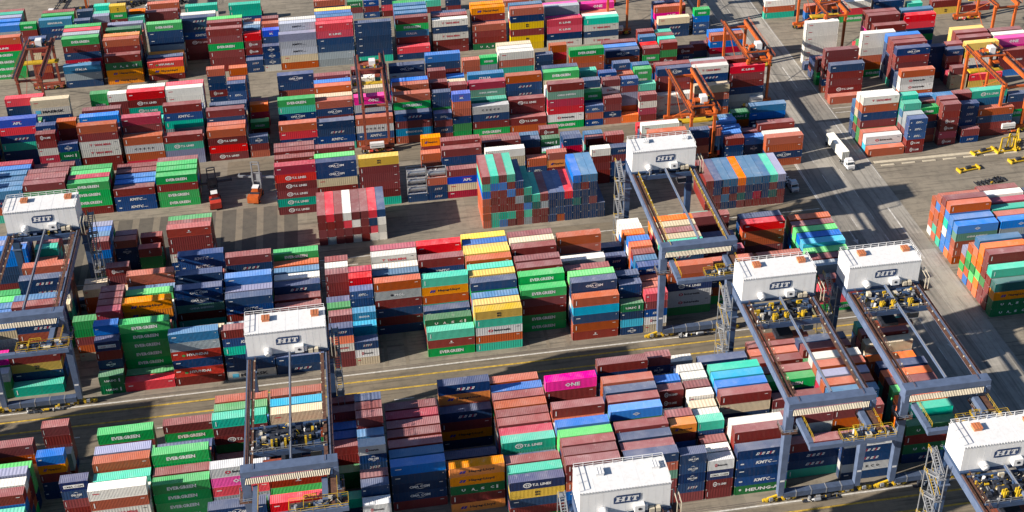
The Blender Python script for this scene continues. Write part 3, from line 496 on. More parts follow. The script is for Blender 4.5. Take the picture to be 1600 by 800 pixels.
(14, 97, 6.06, [(80.8, 2.73, 20, 8, 8, 18)]),
(14, 102.5, 6.06, [(75.2, 2.55, 18, 8, 8, 8), (78, 2.62, 9, 9, 7, 8), (83.6, 2.9, 9, 1, 18, 18), (86.4, 2.8, 10, 21, 17, 40)]),
(14, 103.2, 6.06, [(80.8, 2.65, 9, 9, 0, 8)]),
(14, 108.8, 6.06, [(80.8, 2.9, 18, 33, 18), (86.4, 2.6, 1), (89.2, 2.77, 2, 20, 8, 8)]),
(14, 110, 6.06, [(78, 2.7, 9, 6, 8)]),
(14, 115, 12.19, [(72.4, 2.7, 20, 20, 6, 20), (80.8, 2.73, 18, 8, 8, 8), (83.6, 2.6, 33, 6, 6), (86.4, 2.6, 20, 20), (89.2, 2.58, 10, 9, 8, 5, 18)]),
(14, 116.2, 12.19, [(78, 2.9, 33, 40, 9)]),
(6, -141, 12.19, [(107.5, 2.65, 0, 0, 1, 0, 7, 7), (110.3, 2.65, 20, 9, 9, 9), (113.1, 2.65, 18, 40, 40, 9, 9), (115.9, 2.65, 18, 18, 5), (118.7, 2.65, 20, 8, 21, 9, 18), (121.5, 2.65, 40, 40, 9), (124.3, 2.65, 20, 20, 1, 42, 42, 42), (127.1, 2.65, 42, 5, 5, 8, 20)]),
(6, -126, 12.19, [(115.9, 2.9, 13, 22, 7, 29, 8, 8), (118.7, 2.6, 42, 9, 33, 7, 7), (121.5, 2.6, 1, 1, 20, 1, 1), (124.3, 2.6, 8, 0, 0, 0), (129.9, 2.9, 22, 8, 8, 1, 6, 18)]),
(6, -117.5, 12.19, [(127.1, 2.9, 42, 36, 8, 8, 5, 21)]),
(6, -113.1, 6.06, [(107.5, 2.63, 17, 18, 33, 24, 24, 18), (110.3, 2.87, 7, 21, 21, 18, 20, 18)]),
(6, -107.3, 6.06, [(113.1, 2.77, 20, 18, 18, 42, 8, 9)]),
(6, -106.9, 6.06, [(107.5, 2.85, 6, 2, 8, 8), (110.3, 2.6, 7, 7, 17)]),
(6, -100.1, 12.19, [(107.5, 2.9, 20, 18, 34, 34, 18, 18), (110.3, 2.6, 17, 42, 42, 42, 18), (113.1, 2.9, 9, 6, 6, 8, 8, 8), (118.7, 2.77, 18, 8, 6, 6, 6, 9)]),
(6, -99, 6.06, [(129.9, 2.75, 1, 0, 18, 20, 20, 18)]),
(6, -92.9, 6.06, [(127.1, 2.9, 33, 18, 18, 33, 33, 33)]),
(6, -86.7, 12.19, [(107.5, 2.9, 20, 37, 20, 24), (110.3, 2.9, 21, 18, 40, 20, 20, 21), (115.9, 2.6, 29, 21, 21, 5, 5), (118.7, 2.6, 8, 29, 18, 33), (121.5, 2.6, 5, 5, 29), (124.3, 2.6, 20, 18), (127.1, 2.9, 22, 17, 30, 6, 6, 8), (129.9, 2.9, 33, 6, 9, 29, 29, 1)]),
(6, -74.2, 12.19, [(107.5, 2.73, 18, 30, 41, 41), (110.3, 2.6, 18, 18, 7), (113.1, 2.6, 18, 20), (115.9, 2.9, 18, 5, 29, 40, 20, 18), (118.7, 2.6, 40, 40, 18, 42, 42), (121.5, 2.6, 8, 29, 29, 29, 0), (124.3, 2.6, 40, 40, 40, 7), (127.1, 2.9, 33, 33, 33, 33, 0, 33), (129.9, 2.9, 22, 22, 20, 20, 9, 6)]),
(6, -60.4, 12.19, [(107.5, 2.9, 20, 17, 22, 17), (110.3, 2.9, 20, 40, 40, 8), (113.1, 2.62, 18, 8, 18, 33, 33, 33), (115.9, 2.6, 8, 9, 9, 9, 42), (118.7, 2.6, 18, 18, 33, 33), (121.5, 2.6, 42, 0, 18), (124.3, 2.83, 8, 33, 0, 40)]),
(6, -54, 6.06, [(127.1, 2.9, 8, 5, 5, 5, 20, 6), (129.9, 2.9, 20, 20, 21, 8, 42, 20)]),
(6, -47.5, 6.06, [(107.5, 2.57, 6, 18, 20), (110.3, 2.6, 0, 20), (113.1, 2.6, 33), (121.5, 2.55, 0, 18), (127.1, 2.9, 26, 21, 21), (129.9, 2.8, 18, 18, 42)]),
(6, -37.6, 12.19, [(107.5, 2.83, 20, 22, 6, 18), (110.3, 2.6, 1, 1, 1), (113.1, 2.6, 8, 40), (115.9, 2.62, 0, 29, 6, 20, 18, 6), (118.7, 2.6, 6, 18, 18, 7, 18), (121.5, 2.6, 20, 20, 8, 18), (124.3, 2.6, 18, 18, 18), (127.1, 2.6, 40, 17), (129.9, 2.9, 6, 8, 20, 8, 42, 33)]),
(6, -25.4, 12.19, [(107.5, 2.73, 8, 7, 5, 29), (113.1, 2.6, 8, 8), (115.9, 2.78, 20, 6, 18, 33, 18), (118.7, 2.8, 42, 21, 21, 21, 21), (121.5, 2.73, 20, 18, 8, 8, 8, 20), (124.3, 2.72, 9, 8, 8, 29, 29, 29), (127.1, 2.9, 18, 18, 18, 18, 18, 18)]),
(6, -12.7, 12.19, [(107.5, 2.75, 20, 37, 5, 20), (110.3, 2.9, 28, 40, 6, 5, 7, 9), (113.1, 2.6, 8, 8, 17, 18, 18), (115.9, 2.6, 29, 29, 29, 5, 33), (121.5, 2.86, 42, 33, 33, 6, 6), (124.3, 2.6, 0, 0, 18, 18), (127.1, 2.55, 33, 26, 5, 5, 17, 17), (129.9, 2.9, 18, 20, 20, 9, 6, 20)]),
(6, 0.1, 12.19, [(107.5, 2.85, 7, 18, 11, 20), (110.3, 2.83, 20, 0, 18, 6, 8, 42), (113.1, 2.6, 29, 29, 1, 20, 20), (115.9, 2.9, 20, 17, 29, 29, 29, 20), (118.7, 2.9, 9, 9, 40, 40, 7, 18), (121.5, 2.6, 8, 40, 8, 1, 1), (127.1, 2.6, 7, 7, 42, 42), (129.9, 2.9, 6, 33, 8, 40, 1, 1)]),
(6, 12.9, 6.06, [(107.5, 2.55, 5, 18, 7, 18), (110.3, 2.75, 8, 8, 1, 42, 21, 18), (113.1, 2.6, 18, 9, 21, 1, 20), (115.9, 2.6, 33, 8, 17, 17), (118.7, 2.63, 18, 20, 7, 7, 9, 9), (124.3, 2.87, 18, 18, 6, 33, 33, 7)]),
(6, 19.2, 6.06, [(107.5, 2.82, 13, 20, 20, 8, 1, 1), (110.3, 2.6, 1, 1, 21, 21, 8), (113.1, 2.6, 42, 42, 42, 42), (115.9, 2.62, 18, 18, 18, 33, 8, 8), (118.7, 2.6, 18, 1, 7, 7, 7), (121.5, 2.76, 42, 29, 20, 20, 29), (124.3, 2.86, 9, 9, 18, 20, 42)]),
(6, 25.9, 12.19, [(107.5, 2.85, 37, 7, 18, 0), (110.3, 2.6, 42, 42, 17), (113.1, 2.65, 29, 29, 29, 5), (115.9, 2.63, 21, 32, 20, 33, 0, 18), (118.7, 2.9, 15, 21, 20, 20, 8, 18)]),
(6, 38.4, 12.19, [(107.5, 2.85, 17, 20), (110.3, 2.8, 17, 18, 1, 29), (113.1, 2.6, 20, 18, 20), (115.9, 2.87, 20, 7, 7, 7, 7, 29)]),
(6, 51.2, 12.19, [(107.5, 2.9, 18, 32, 21, 22, 35, 0), (110.3, 2.6, 6, 6, 29, 20, 20), (113.1, 2.6, 33, 33, 17, 8, 5), (115.9, 2.9, 0, 42, 42, 42, 42, 42), (118.7, 2.9, 8, 7, 7, 1, 6, 40)]),
(6, 64, 6.06, [(107.5, 2.6, 5, 20, 5), (110.3, 2.88, 0, 7, 7, 17), (113.1, 2.9, 8, 33, 8, 21, 6), (118.7, 2.55, 29, 8, 29, 29, 33, 33)]),
(6, 70.2, 6.06, [(107.5, 2.55, 18, 18, 6, 20), (110.3, 2.6, 18, 35, 20, 20, 17, 0), (113.1, 2.6, 17, 20, 1, 1, 29), (115.9, 2.55, 5, 33, 1, 18, 18, 8)]),
(6, 76.3, 6.06, [(107.5, 2.9, 26), (115.9, 2.82, 20, 18, 8, 21, 21), (118.7, 2.6, 7, 7, 1, 7)]),
(6, 76.5, 6.06, [(110.3, 2.55, 5, 18, 41, 41, 20, 6), (121.5, 2.57, 7, 18, 6, 18, 17, 17)]),
(6, 82.5, 6.06, [(107.5, 2.55, 18, 33, 21, 18), (113.1, 2.6, 18, 8, 18, 18), (115.9, 2.58, 0, 0, 8, 8, 8, 18), (118.7, 2.62, 10, 21, 21, 21, 21, 42)]),
(6, 82.7, 6.06, [(110.3, 2.55, 29, 8, 1, 18, 18)]),
(6, 89.3, 12.19, [(110.3, 2.55, 33, 34, 33)]),
(6, 89.8, 12.19, [(113.1, 2.72, 6, 18, 18, 18, 0, 0), (115.9, 2.73, 18, 9, 21, 21, 8, 8)]),
(6, 101.6, 12.19, [(107.5, 2.88, 42, 20, 8, 20), (110.3, 2.9, 34, 7, 7, 7, 7, 5)]),
(6, 102.1, 12.19, [(113.1, 2.83, 18, 18, 18, 18, 5, 20), (115.9, 2.73, 40, 40, 29, 21, 18, 29)]),
(6, 114.6, 12.19, [(110.3, 2.73, 24, 18, 18, 8, 40, 40), (113.1, 2.6, 40, 42, 18, 21, 21), (115.9, 2.72, 18, 8, 8, 8, 40, 29)]),
(7, -61.6, 6.06, [(141.1, 2.7, 20, 8, 8, 17, 8, 8), (143.9, 2.55, 1, 1)]),
(7, -53.8, 6.06, [(138.3, 2.9, 20, 8, 8, 8, 8, 6)]),
(7, 13, 12.19, [(135.5, 2.9, 9, 8, 18, 18, 20, 20)]),
(7, 25.6, 6.06, [(132.7, 2.62, 20, 20, 42, 0, 9, 20)]),
(7, 31.8, 6.06, [(132.7, 2.68, 0, 40, 18, 33, 33, 7)]),
(7, 38.5, 12.19, [(132.7, 2.9, 33, 20, 29, 42, 0, 18), (135.5, 2.9, 33, 33, 18, 7, 1, 8), (138.3, 2.9, 42, 8, 8, 8, 21, 21)]),
(7, 51.5, 6.06, [(132.7, 2.55, 8, 8, 7, 8, 21, 21)]),
(7, 56.8, 6.06, [(135.5, 2.85, 20, 22, 20, 20, 20, 20)]),
(7, 63.5, 12.19, [(132.7, 2.68, 0, 20, 20, 20, 20, 20)]),
(7, 77, 12.19, [(135.5, 2.58, 6, 20, 9, 21, 21), (138.3, 2.6, 9, 0, 18, 18, 8), (141.1, 2.66, 18, 18, 7, 40, 9)]),
(7, 90.5, 6.06, [(135.5, 2.55, 18, 0, 17, 17, 9), (138.3, 2.55, 22, 22, 22, 0, 20), (141.1, 2.9, 10, 18, 18, 18, 18), (143.9, 2.55, 18, 18, 1, 1, 5, 5)]),
(7, 97, 6.06, [(135.5, 2.88, 18, 1, 17, 20, 42), (138.3, 2.9, 29, 8, 8, 29, 42), (141.1, 2.9, 18, 18, 20, 7, 6), (143.9, 2.9, 29, 29, 20, 17, 17)]),
(7, 104, 6.06, [(138.3, 2.55, 17, 7, 20, 33)]),
(7, 110.8, 6.06, [(143.9, 2.8, 18, 8, 0)]),
(7, 117, 12.19, [(141.1, 2.55, 20, 9, 21, 40, 7), (143.9, 2.55, 9, 18, 18, 33, 18)]),
(8, -143, 13.7, [(178.2, 2.8, 20, 24, 0, 0, 0, 0)]),
(8, -126, 6.06, [(175.4, 2.78, 8, 18, 42, 18, 20, 18)]),
(8, -114.1, 12.9, [(167, 2.9, 15, 40, 8), (172.6, 2.82, 0, 18, 8, 24, 24, 20), (175.4, 2.85, 40, 40, 8, 8, 20, 20), (178.2, 2.88, 22, 22, 5, 5, 6, 9), (181, 2.9, 0, 18, 18, 21, 21, 0)]),
(8, -99.4, 12.6, [(167, 2.9, 18, 2, 27, 27), (169.8, 2.75, 20, 18, 40, 5, 20, 8), (172.6, 2.77, 27, 8, 8, 18, 18, 18), (178.2, 2.73, 2, 18, 18, 18, 5, 5), (181, 2.6, 20, 20, 20, 8, 0), (183.8, 2.62, 41, 21, 7, 18, 0, 8)]),
(8, -84.9, 12.6, [(167, 2.57, 25, 27, 18), (169.8, 2.67, 8, 29, 9), (172.6, 2.63, 27, 27, 20), (175.4, 2.6, 33, 33), (178.2, 2.9, 0, 8, 8, 40, 8, 8)]),
(8, -72.8, 12.6, [(181, 2.9, 7, 7, 5, 17, 18, 18), (183.8, 2.9, 33, 6, 6, 20, 0, 0)]),
(8, -63, 12.6, [(169.8, 2.9, 18, 18, 0, 18, 18, 18), (172.6, 2.6, 7, 17, 40, 1, 20), (175.4, 2.9, 18, 18, 29, 20, 40, 40), (178.2, 2.9, 3, 1, 33, 21, 6, 18)]),
(8, -49.9, 6.06, [(167, 2.55, 7, 7), (169.8, 2.9, 22, 17, 17, 7, 7), (172.6, 2.58, 10, 18, 18, 18, 29, 21), (175.4, 2.58, 40, 9, 8, 5, 9, 18), (178.2, 2.55, 20, 20, 18, 7, 7, 7)]),
(8, -43.6, 6.06, [(167, 2.55, 6, 6, 6, 33)]),
(8, -43.2, 6.06, [(169.8, 2.55, 13, 8, 8, 17, 5, 5), (172.6, 2.78, 20, 20, 20, 18, 18, 0), (175.4, 2.9, 18, 9, 9, 9, 40, 6)]),
(8, -37.4, 13.4, [(167, 2.9, 41, 38, 38, 42, 20)]),
(8, -37, 13.4, [(169.8, 2.9, 38, 38, 8, 5, 40, 20), (172.6, 2.9, 33, 33, 40, 29, 40, 40)]),
(8, -23.9, 13.4, [(167, 2.9, 22, 24, 8, 8, 40, 40), (175.4, 2.9, 9, 9, 7, 5, 7, 7), (178.2, 2.9, 44, 40, 40, 18, 7, 7)]),
(8, -23.5, 13.4, [(169.8, 2.9, 22, 18, 42, 0, 0, 29), (172.6, 2.9, 10, 40, 8, 40, 18, 18)]),
(8, -9.9, 13.4, [(167, 2.75, 8, 8, 8, 8, 8, 29)]),
(8, 5.3, 12.19, [(167, 2.55, 22, 8), (169.8, 2.65, 18, 0, 15, 18, 18, 8), (172.6, 2.73, 10, 10, 10, 40, 6, 42), (175.4, 2.78, 10, 10, 40, 1, 18, 18), (178.2, 2.82, 10, 6, 18, 8, 6, 18), (181, 2.78, 0, 21, 18, 0, 0, 40)]),
(8, 19, 13.2, [(169.8, 2.74, 34, 8, 34, 18, 18), (172.6, 2.82, 18, 18, 21, 40, 40), (175.4, 2.76, 8, 8, 7, 6, 18)]),
(8, 33.9, 12.6, [(169.8, 2.6, 20, 18, 18, 2), (172.6, 2.67, 27, 18, 6, 6, 6, 6), (175.4, 2.7, 27, 1, 5, 5, 40, 40)]),
(8, 47.7, 12.6, [(167, 2.87, 20, 8, 43, 18, 43, 43), (169.8, 2.9, 10, 33, 21, 17, 17, 18)]),
(8, 61.7, 13.3, [(167, 2.85, 24, 24, 8, 34), (169.8, 2.62, 28, 7, 18, 18), (172.6, 2.82, 40, 40, 7, 5, 21), (175.4, 2.7, 28, 7, 8, 8, 8)]),
(8, 75.8, 13.3, [(167, 2.67, 29, 34, 8, 34), (169.8, 2.6, 33, 21, 21, 21), (172.6, 2.58, 20, 9, 18, 9), (175.4, 2.56, 28, 28, 28, 18, 7)]),
(8, 104.5, 12.19, [(167, 2.7, 42, 7, 7), (169.8, 2.6, 20, 21), (172.6, 2.58, 20, 28, 8, 18), (175.4, 2.65, 8, 9, 9, 9)]),
(8, 118.5, 6.06, [(167, 2.65, 0, 9, 5, 5)]),
(9, -148.5, 12.19, [(207.8, 2.57, 9, 40, 9), (210.6, 2.73, 9, 5, 33), (213.4, 2.83, 41, 41, 18), (216.2, 2.87, 29, 8, 20), (219, 2.77, 18, 18, 18)]),
(9, -136.2, 6.06, [(207.8, 2.57, 0, 18, 18)]),
(9, -129, 12.19, [(207.8, 2.9, 11, 7, 7), (210.6, 2.6, 0, 7), (213.4, 2.63, 0, 8, 29), (216.2, 2.63, 18, 18, 7)]),
(9, -115.5, 6.06, [(205, 2.9, 8, 33, 1), (207.8, 2.6, 20, 33), (210.6, 2.6, 6), (213.4, 2.9, 8, 8, 8)]),
(9, -108.8, 6.06, [(207.8, 2.9, 41, 18, 18), (210.6, 2.83, 29, 29, 29), (213.4, 2.6, 29, 8, 8, 8)]),
(9, -101.5, 6.06, [(205, 2.74, 43, 0, 17, 33, 20), (207.8, 2.6, 8, 42, 0, 17), (210.6, 2.63, 8, 42, 7)]),
(9, -95.3, 6.06, [(205, 2.8, 29, 33, 33), (207.8, 2.6, 18, 18), (210.6, 2.73, 26, 7, 18)]),
(9, -89, 12.19, [(207.8, 2.87, 18, 18, 7), (210.6, 2.6, 8, 8), (213.4, 2.6, 6), (216.2, 2.73, 20, 18, 40)]),
(9, -73.5, 12.19, [(205, 2.75, 29, 33, 20, 18)]),
(9, -57, 12.19, [(205, 2.55, 29, 29, 5, 5), (210.6, 2.6, 18, 17), (213.4, 2.6, 18)]),
(9, -24.5, 12.19, [(207.8, 2.6, 20, 8, 9)]),
(9, -11.5, 6.06, [(205, 2.55, 2, 18, 40)]),
(9, -5, 6.06, [(205, 2.55, 5, 18, 5)]),
(9, 2, 6.06, [(205, 2.55, 8, 22, 18)]),
(9, 19.5, 6.06, [(205, 2.8, 29, 18)]),
(9, 27.5, 6.06, [(205, 2.55, 8, 18)]),
(9, 50.5, 12.19, [(205, 2.55, 20)]),
(10, 149.7, 12.19, [(72.2, 2.9, 20), (75, 2.9, 35, 16), (77.8, 2.9, 20, 20), (80.6, 2.9, 34, 20, 8, 18, 1, 1), (83.4, 2.8, 33, 26, 42, 1, 18, 6), (86.2, 2.55, 10, 8, 10, 8, 8)]),
(10, 162.4, 6.06, [(72.2, 2.56, 5, 5, 5, 17, 17), (75, 2.56, 40, 40, 17, 17, 6), (77.8, 2.55, 29, 10, 40, 18, 6, 42), (80.6, 2.8, 29, 29, 29, 29, 20, 1)]),
(10, 168.5, 6.06, [(77.8, 2.62, 0, 18, 8, 18, 20), (80.6, 2.78, 18, 5, 5, 5, 18)]),
(10, 169.8, 6.06, [(83.4, 2.8, 10, 6, 6, 6, 20)]),
(10, 174.7, 6.06, [(75, 2.55, 18, 18, 17, 17, 21, 17), (77.8, 2.62, 18, 0, 7, 7, 42, 42), (80.6, 2.58, 10, 18, 18, 20, 17, 17)]),
(10, 182.6, 6.06, [(75, 2.55, 18, 7), (77.8, 2.62, 7, 7, 7, 7, 8), (80.6, 2.6, 18, 20, 20, 5), (83.4, 2.78, 18, 18, 17, 1, 17)]),
(10, 189, 12.19, [(77.8, 2.62, 20, 8, 18, 18), (80.6, 2.6, 0, 42, 20), (83.4, 2.84, 30, 10, 10, 20, 21)]),
(10, 202, 12.19, [(83.4, 2.9, 8, 18, 0, 40)]),
(11, 150.1, 12.19, [(106.8, 2.9, 20), (109.6, 2.76, 8, 18, 18, 17, 18), (115.2, 2.77, 18, 18, 18, 18, 8, 20), (120.8, 2.6, 18, 18, 0, 0), (123.6, 2.6, 8, 8, 8), (126.4, 2.6, 7, 18, 7), (132, 2.6, 6)]),
(11, 167, 12.19, [(123.6, 2.9, 33, 33, 33, 20, 20, 0), (126.4, 2.6, 1, 1, 21, 21, 40), (129.2, 2.65, 22, 22, 22, 22)]),
(11, 175, 12.19, [(106.8, 2.65, 20, 35, 35, 20), (109.6, 2.6, 8, 8, 40), (112.4, 2.73, 6, 18, 18, 7, 7, 7), (115.2, 2.87, 18, 18, 18, 17, 17, 29), (118, 2.88, 18, 18, 8, 8, 8, 33), (120.8, 2.87, 9, 8, 8, 8, 40, 7), (132, 2.62, 18, 8, 8, 8, 8, 42)]),
(11, 190.2, 6.06, [(118, 2.58, 8, 8, 8, 8, 18)]),
(11, 195.3, 6.06, [(109.6, 2.8, 18, 42, 42), (112.4, 2.6, 21, 21), (115.2, 2.55, 7, 20, 18, 8, 8)]),
(11, 196.4, 6.06, [(118, 2.68, 18, 20, 5, 5, 5)]),
(11, 202.2, 12.19, [(109.6, 2.55, 22, 43), (115.2, 2.9, 44, 44, 33, 7, 33), (120.8, 2.78, 18, 18, 8, 6, 6), (123.6, 2.9, 18, 18, 18, 1, 20), (126.4, 2.88, 44, 44, 17, 18, 8)]),
(11, 202.6, 12.19, [(118, 2.6, 18, 18, 7, 7)]),
(11, 215.3, 12.19, [(115.2, 2.6, 18, 17, 18, 9), (118, 2.76, 28, 28, 42, 42, 40), (120.8, 2.78, 33, 21, 21, 8, 29), (123.6, 2.82, 18, 18, 0, 18, 18)]),
(12, 151.3, 12.19, [(137, 2.75, 33, 33, 33, 33, 33, 33)]),
(12, 174.5, 12.19, [(137, 2.9, 18, 18, 28, 29, 42, 42), (139.8, 2.9, 18, 18, 28, 8, 21, 8)]),
(12, 188.5, 12.19, [(137, 2.7, 22, 22, 8, 0, 9, 9), (139.8, 2.83, 10, 8, 8, 8, 40, 40)]),
(13, 149.5, 12.19, [(175.4, 2.57, 33, 20, 29)]),
(13, 162.8, 12.19, [(167, 2.77, 20, 9, 8)]),
(13, 177, 12.19, [(167, 2.9, 33, 22, 0)]),
(13, 190.5, 12.19, [(167, 2.55, 8, 6, 8)]),
(13, 204.5, 6.06, [(167, 2.85, 29, 20)]),
(13, 214.5, 12.19, [(167, 2.9, 18, 43)]),
(13, 226.8, 12.19, [(167, 2.9, 18)]),
(2, 150.3, 12.19, [(-9.8, 2.77, 31, 27, 2, 2), (-7, 2.72, 29, 18, 18, 18, 19), (-4.2, 2.77, 18, 18, 18, 1, 18, 18), (-1.4, 2.78, 26, 26, 26, 3, 26, 26), (1.4, 2.85, 10, 26, 26, 1, 3, 20), (4.2, 2.6, 20, 0, 1, 20, 9), (7, 2.55, 41, 20, 0, 26)]),
(2, 163.2, 12.19, [(-9.8, 2.55, 31, 8, 2, 2), (-7, 2.56, 29, 18, 0, 18, 9), (-4.2, 2.6, 18, 26, 20, 26, 26, 9), (-1.4, 2.6, 26, 20, 20, 18, 18, 20), (1.4, 2.68, 10, 20, 20, 20, 18, 9)]),
(3, 150.7, 12.19, [(14, 2.62, 14, 32, 20, 20, 20), (16.8, 2.68, 9, 9, 9, 9, 26), (19.6, 2.73, 20, 9, 29, 33, 9, 9), (22.4, 2.73, 18, 20, 20, 20, 20, 29), (25.2, 2.55, 20, 9, 20, 20, 29, 20), (28, 2.55, 20, 20, 20, 20, 33)]),
(3, 163.7, 12.19, [(14, 2.64, 14, 40, 9, 20, 1), (16.8, 2.62, 20, 0, 20, 20, 26), (19.6, 2.66, 29, 18, 9, 0, 1), (22.4, 2.76, 21, 9, 20, 18, 20), (25.2, 2.88, 33, 1, 1, 9, 9), (28, 2.86, 18, 0, 20, 20, 26)]),
(3, 176.6, 12.19, [(25.2, 2.84, 8, 8, 0, 9, 9), (28, 2.6, 18, 18, 26, 26)])
]
BLK = dict(M1r='central far block', C2='middle block', F='near block', C='middle block', RA='right roadside block', RB='right roadside block', M1a='left far block', M1b='central far block', M2='upper block',
           M2c='upper block', M4='topmost block', M5='top left block', R1='upper right block', R2='upper right block', R3='upper right block', R4='top right block',
           T1='crosswise stack', T2='crosswise stack', T3='crosswise stack')
ITEMS = []   # dicts: x, y (centre), z, L, h, c, rot, block, bay, row, tier, ntier
for bi, X, L, stacks in LAYOUT:
    blk = BNAMES[bi]
    for st in stacks:
        y, h, tiers = st[0], st[1], [CODES[q] for q in st[2:]]
        jx = rng.uniform(-.06, .06)
        for i, c in enumerate(tiers):
            z = h * (len(tiers) - 1 - i)
            ITEMS.append(dict(x=X + L / 2 + jx + rng.uniform(-.05, .05), y=y + 1.22, z=z, L=L, h=h, c=c, rot=0, b=blk, X=X, Y=y, tier=i, n=len(tiers)))
# the three stacks set crosswise, ends to the viewer
CROSS = {
 'T1': (-26.6, 54.4, 2.48, 2.68, ['mmmm', 'RmmF', 'mmmm', 'wRmm', 'mwmw', 'mmmm', 'RnRw', 'nwww']),
 'T2': (21.9, 54.6, 2.47, 2.62, ['mtbrrrr', 'tbmmmtt', 'mbmmmtb', 'tmbmmtm', 'nmammm', 'tdbta', 'tdmm', 'mamm', 'nnnn', 'nnnr', 'Rnnn', 'bnndnn', 'umnnnn', 'unnmnn', 'nn']),
 'T3': (89.3, 52.0, 2.5, 2.68, ['mmmm', 'nnmm', 'umun', 'unmn', 'omdm', 'unnm', 'unpm', 'unnm', 'tmdm', 'vnmm']),
}
for nm, (x0, y0, pw, h, cols) in CROSS.items():
    for ci, tiers in enumerate(cols):
        for i, c in enumerate(tiers):
            ITEMS.append(dict(x=x0 + pw * ci + 1.22, y=y0 + 6.1 + rng.uniform(-.05, .05), z=h * (len(tiers) - 1 - i), L=12.19, h=h, c=c if c != 'F' else 'a', rot=1, b=nm, X=x0 + pw * ci, Y=y0, tier=i, n=len(tiers)))

# occluders for the visible-size estimate: the crane machinery houses
HOUSES = [(-105.3, 31.5), (-42.3, -27.6), (61, 31.3), (73.6, -27.4), (99.8, -27.3), (99.9, -87), (22.3, -86)]
def visible_areas():
    W_, H_ = 1000, 500; s = W_ / 1600.0
    zb = np.full((H_, W_), 1e9); ib = np.full((H_, W_), -1, int)
    def face(P, idx):
        x, y, d = project(P); x = x * s; y = y * s
        x0, x1, y0, y1 = int(max(0, math.floor(x.min()))), int(min(W_ - 1, math.ceil(x.max()))), int(max(0, math.floor(y.min()))), int(min(H_ - 1, math.ceil(y.max())))
        if x1 < x0 or y1 < y0: return
        gx, gy = np.meshgrid(np.arange(x0, x1 + 1) + .5, np.arange(y0, y1 + 1) + .5)
        ar = 0; ins = None
        for i in range(4):
            j = (i + 1) % 4; e = (x[j] - x[i]) * (gy - y[i]) - (y[j] - y[i]) * (gx - x[i]); ar += x[i] * y[j] - x[j] * y[i]
            ins = (e,) if ins is None else ins + (e,)
        if abs(ar) < .2: return
        sg = 1 if ar > 0 else -1
        mk = np.ones_like(gx, bool)
        for e in ins: mk &= e * sg >= 0
        A = np.stack([x[:3], y[:3], np.ones(3)], 1)
        try: cf = np.linalg.solve(A, 1 / d[:3])
        except Exception: return
        dd = 1 / (gx * cf[0] + gy * cf[1] + cf[2])
        zs = zb[y0:y1 + 1, x0:x1 + 1]; is_ = ib[y0:y1 + 1, x0:x1 + 1]
        mk &= dd < zs
        zs[mk] = dd[mk]; is_[mk] = idx
    def bx(x0, x1, y0, y1, z0, z1, idx):
        face([(x0, y0, z0), (x1, y0, z0), (x1, y0, z1), (x0, y0, z1)], idx)
        face([(x0, y0, z1), (x1, y0, z1), (x1, y1, z1), (x0, y1, z1)], idx)
        xx = x0 if (x0 + x1) / 2 > CAM0[0] else x1
        face([(xx, y0, z0), (xx, y1, z0), (xx, y1, z1), (xx, y0, z1)], idx)
    for i, it in enumerate(ITEMS):
        a, b = (it['L'] / 2, 1.22) if not it['rot'] else (1.22, it['L'] / 2)
        bx(it['x'] - a, it['x'] + a, it['y'] - b, it['y'] + b, it['z'], it['z'] + it['h'], i)
    for hx, hy in HOUSES: bx(hx, hx + 17.9, hy, hy + 6.8, 30, 36.4, -2)
    cnt = np.bincount(ib[ib >= 0], minlength=len(ITEMS))
    return cnt
CNT = visible_areas()
order = np.argsort(-CNT)
CHOSEN = set(int(i) for i in order[:300])

# ordinal words used to single stacks out
ORD = 'first second third fourth fifth sixth seventh eighth ninth tenth eleventh twelfth thirteenth fourteenth fifteenth sixteenth seventeenth eighteenth nineteenth twentieth'.split()
def ordn(i):
    if i < 20: return ORD[i]
    return ('twenty-' + ORD[i - 20]) if i < 29 else 'thirtieth'
cols = {}
for i_, it in enumerate(ITEMS):
    if CNT[i_] > 3: cols.setdefault(BLK[it['b']] if it['b'] not in CROSS else it['b'], set()).add(round(it['X'] / (3.0 if it['b'] not in CROSS else 1.2)))
ybase = {}
for it in ITEMS:
    q = BLK[it['b']] if it['b'] not in CROSS else it['b']
    ybase[q] = min(ybase.get(q, 1e9), it['Y'])
def label_of(it):
    q = BLK[it['b']] if it['b'] not in CROSS else it['b']
    ks = sorted(cols[q]); ci = ks.index(round(it['X'] / (3.0 if it['b'] not in CROSS else 1.2)))
    col = CNAME[it['c']]
    tier = 'on top' if it['tier'] == 0 else ordn(it['tier']) + ' down'
    if it['tier'] == it['n'] - 1 and it['n'] > 1: tier = 'at the bottom'
    if it['b'] in CROSS:
        nm = {'T1': 'left', 'T2': 'middle', 'T3': 'right'}[it['b']]
        return '%s end-on container %s, %s column of the %s crosswise stack' % (col, tier, ordn(ci), nm)
    row = int(round((it['Y'] - ybase[q]) / 2.8))
    rw = 'front row' if row == 0 else ordn(row) + ' row from front'
    size = 'short ' if it['L'] < 8 else ''
    lt = LETT.get(it['c'])
    s = '%s%s container %s, %s, %s column from left, %s' % (size, col, tier, rw, ordn(ci), BLK[it['b']])
    if lt and len(s.split()) + 1 + len(lt.split()) <= 16:
        s = '%s%s container with %s %s, %s, %s column from left, %s' % (size, col, lt, tier, rw, ordn(ci), BLK[it['b']])
    return s
cache = {}
def cached(key, fn):
    if key not in cache: cache[key] = fn()
    return cache[key]
def put(name, me, parent, loc=(0, 0, 0), col=None):
    o = bpy.data.objects.new(name, me); COL.objects.link(o); o.parent = parent; o.location = loc
    if col: o.color = (*col, 1)
    return o
seen_labels = {}
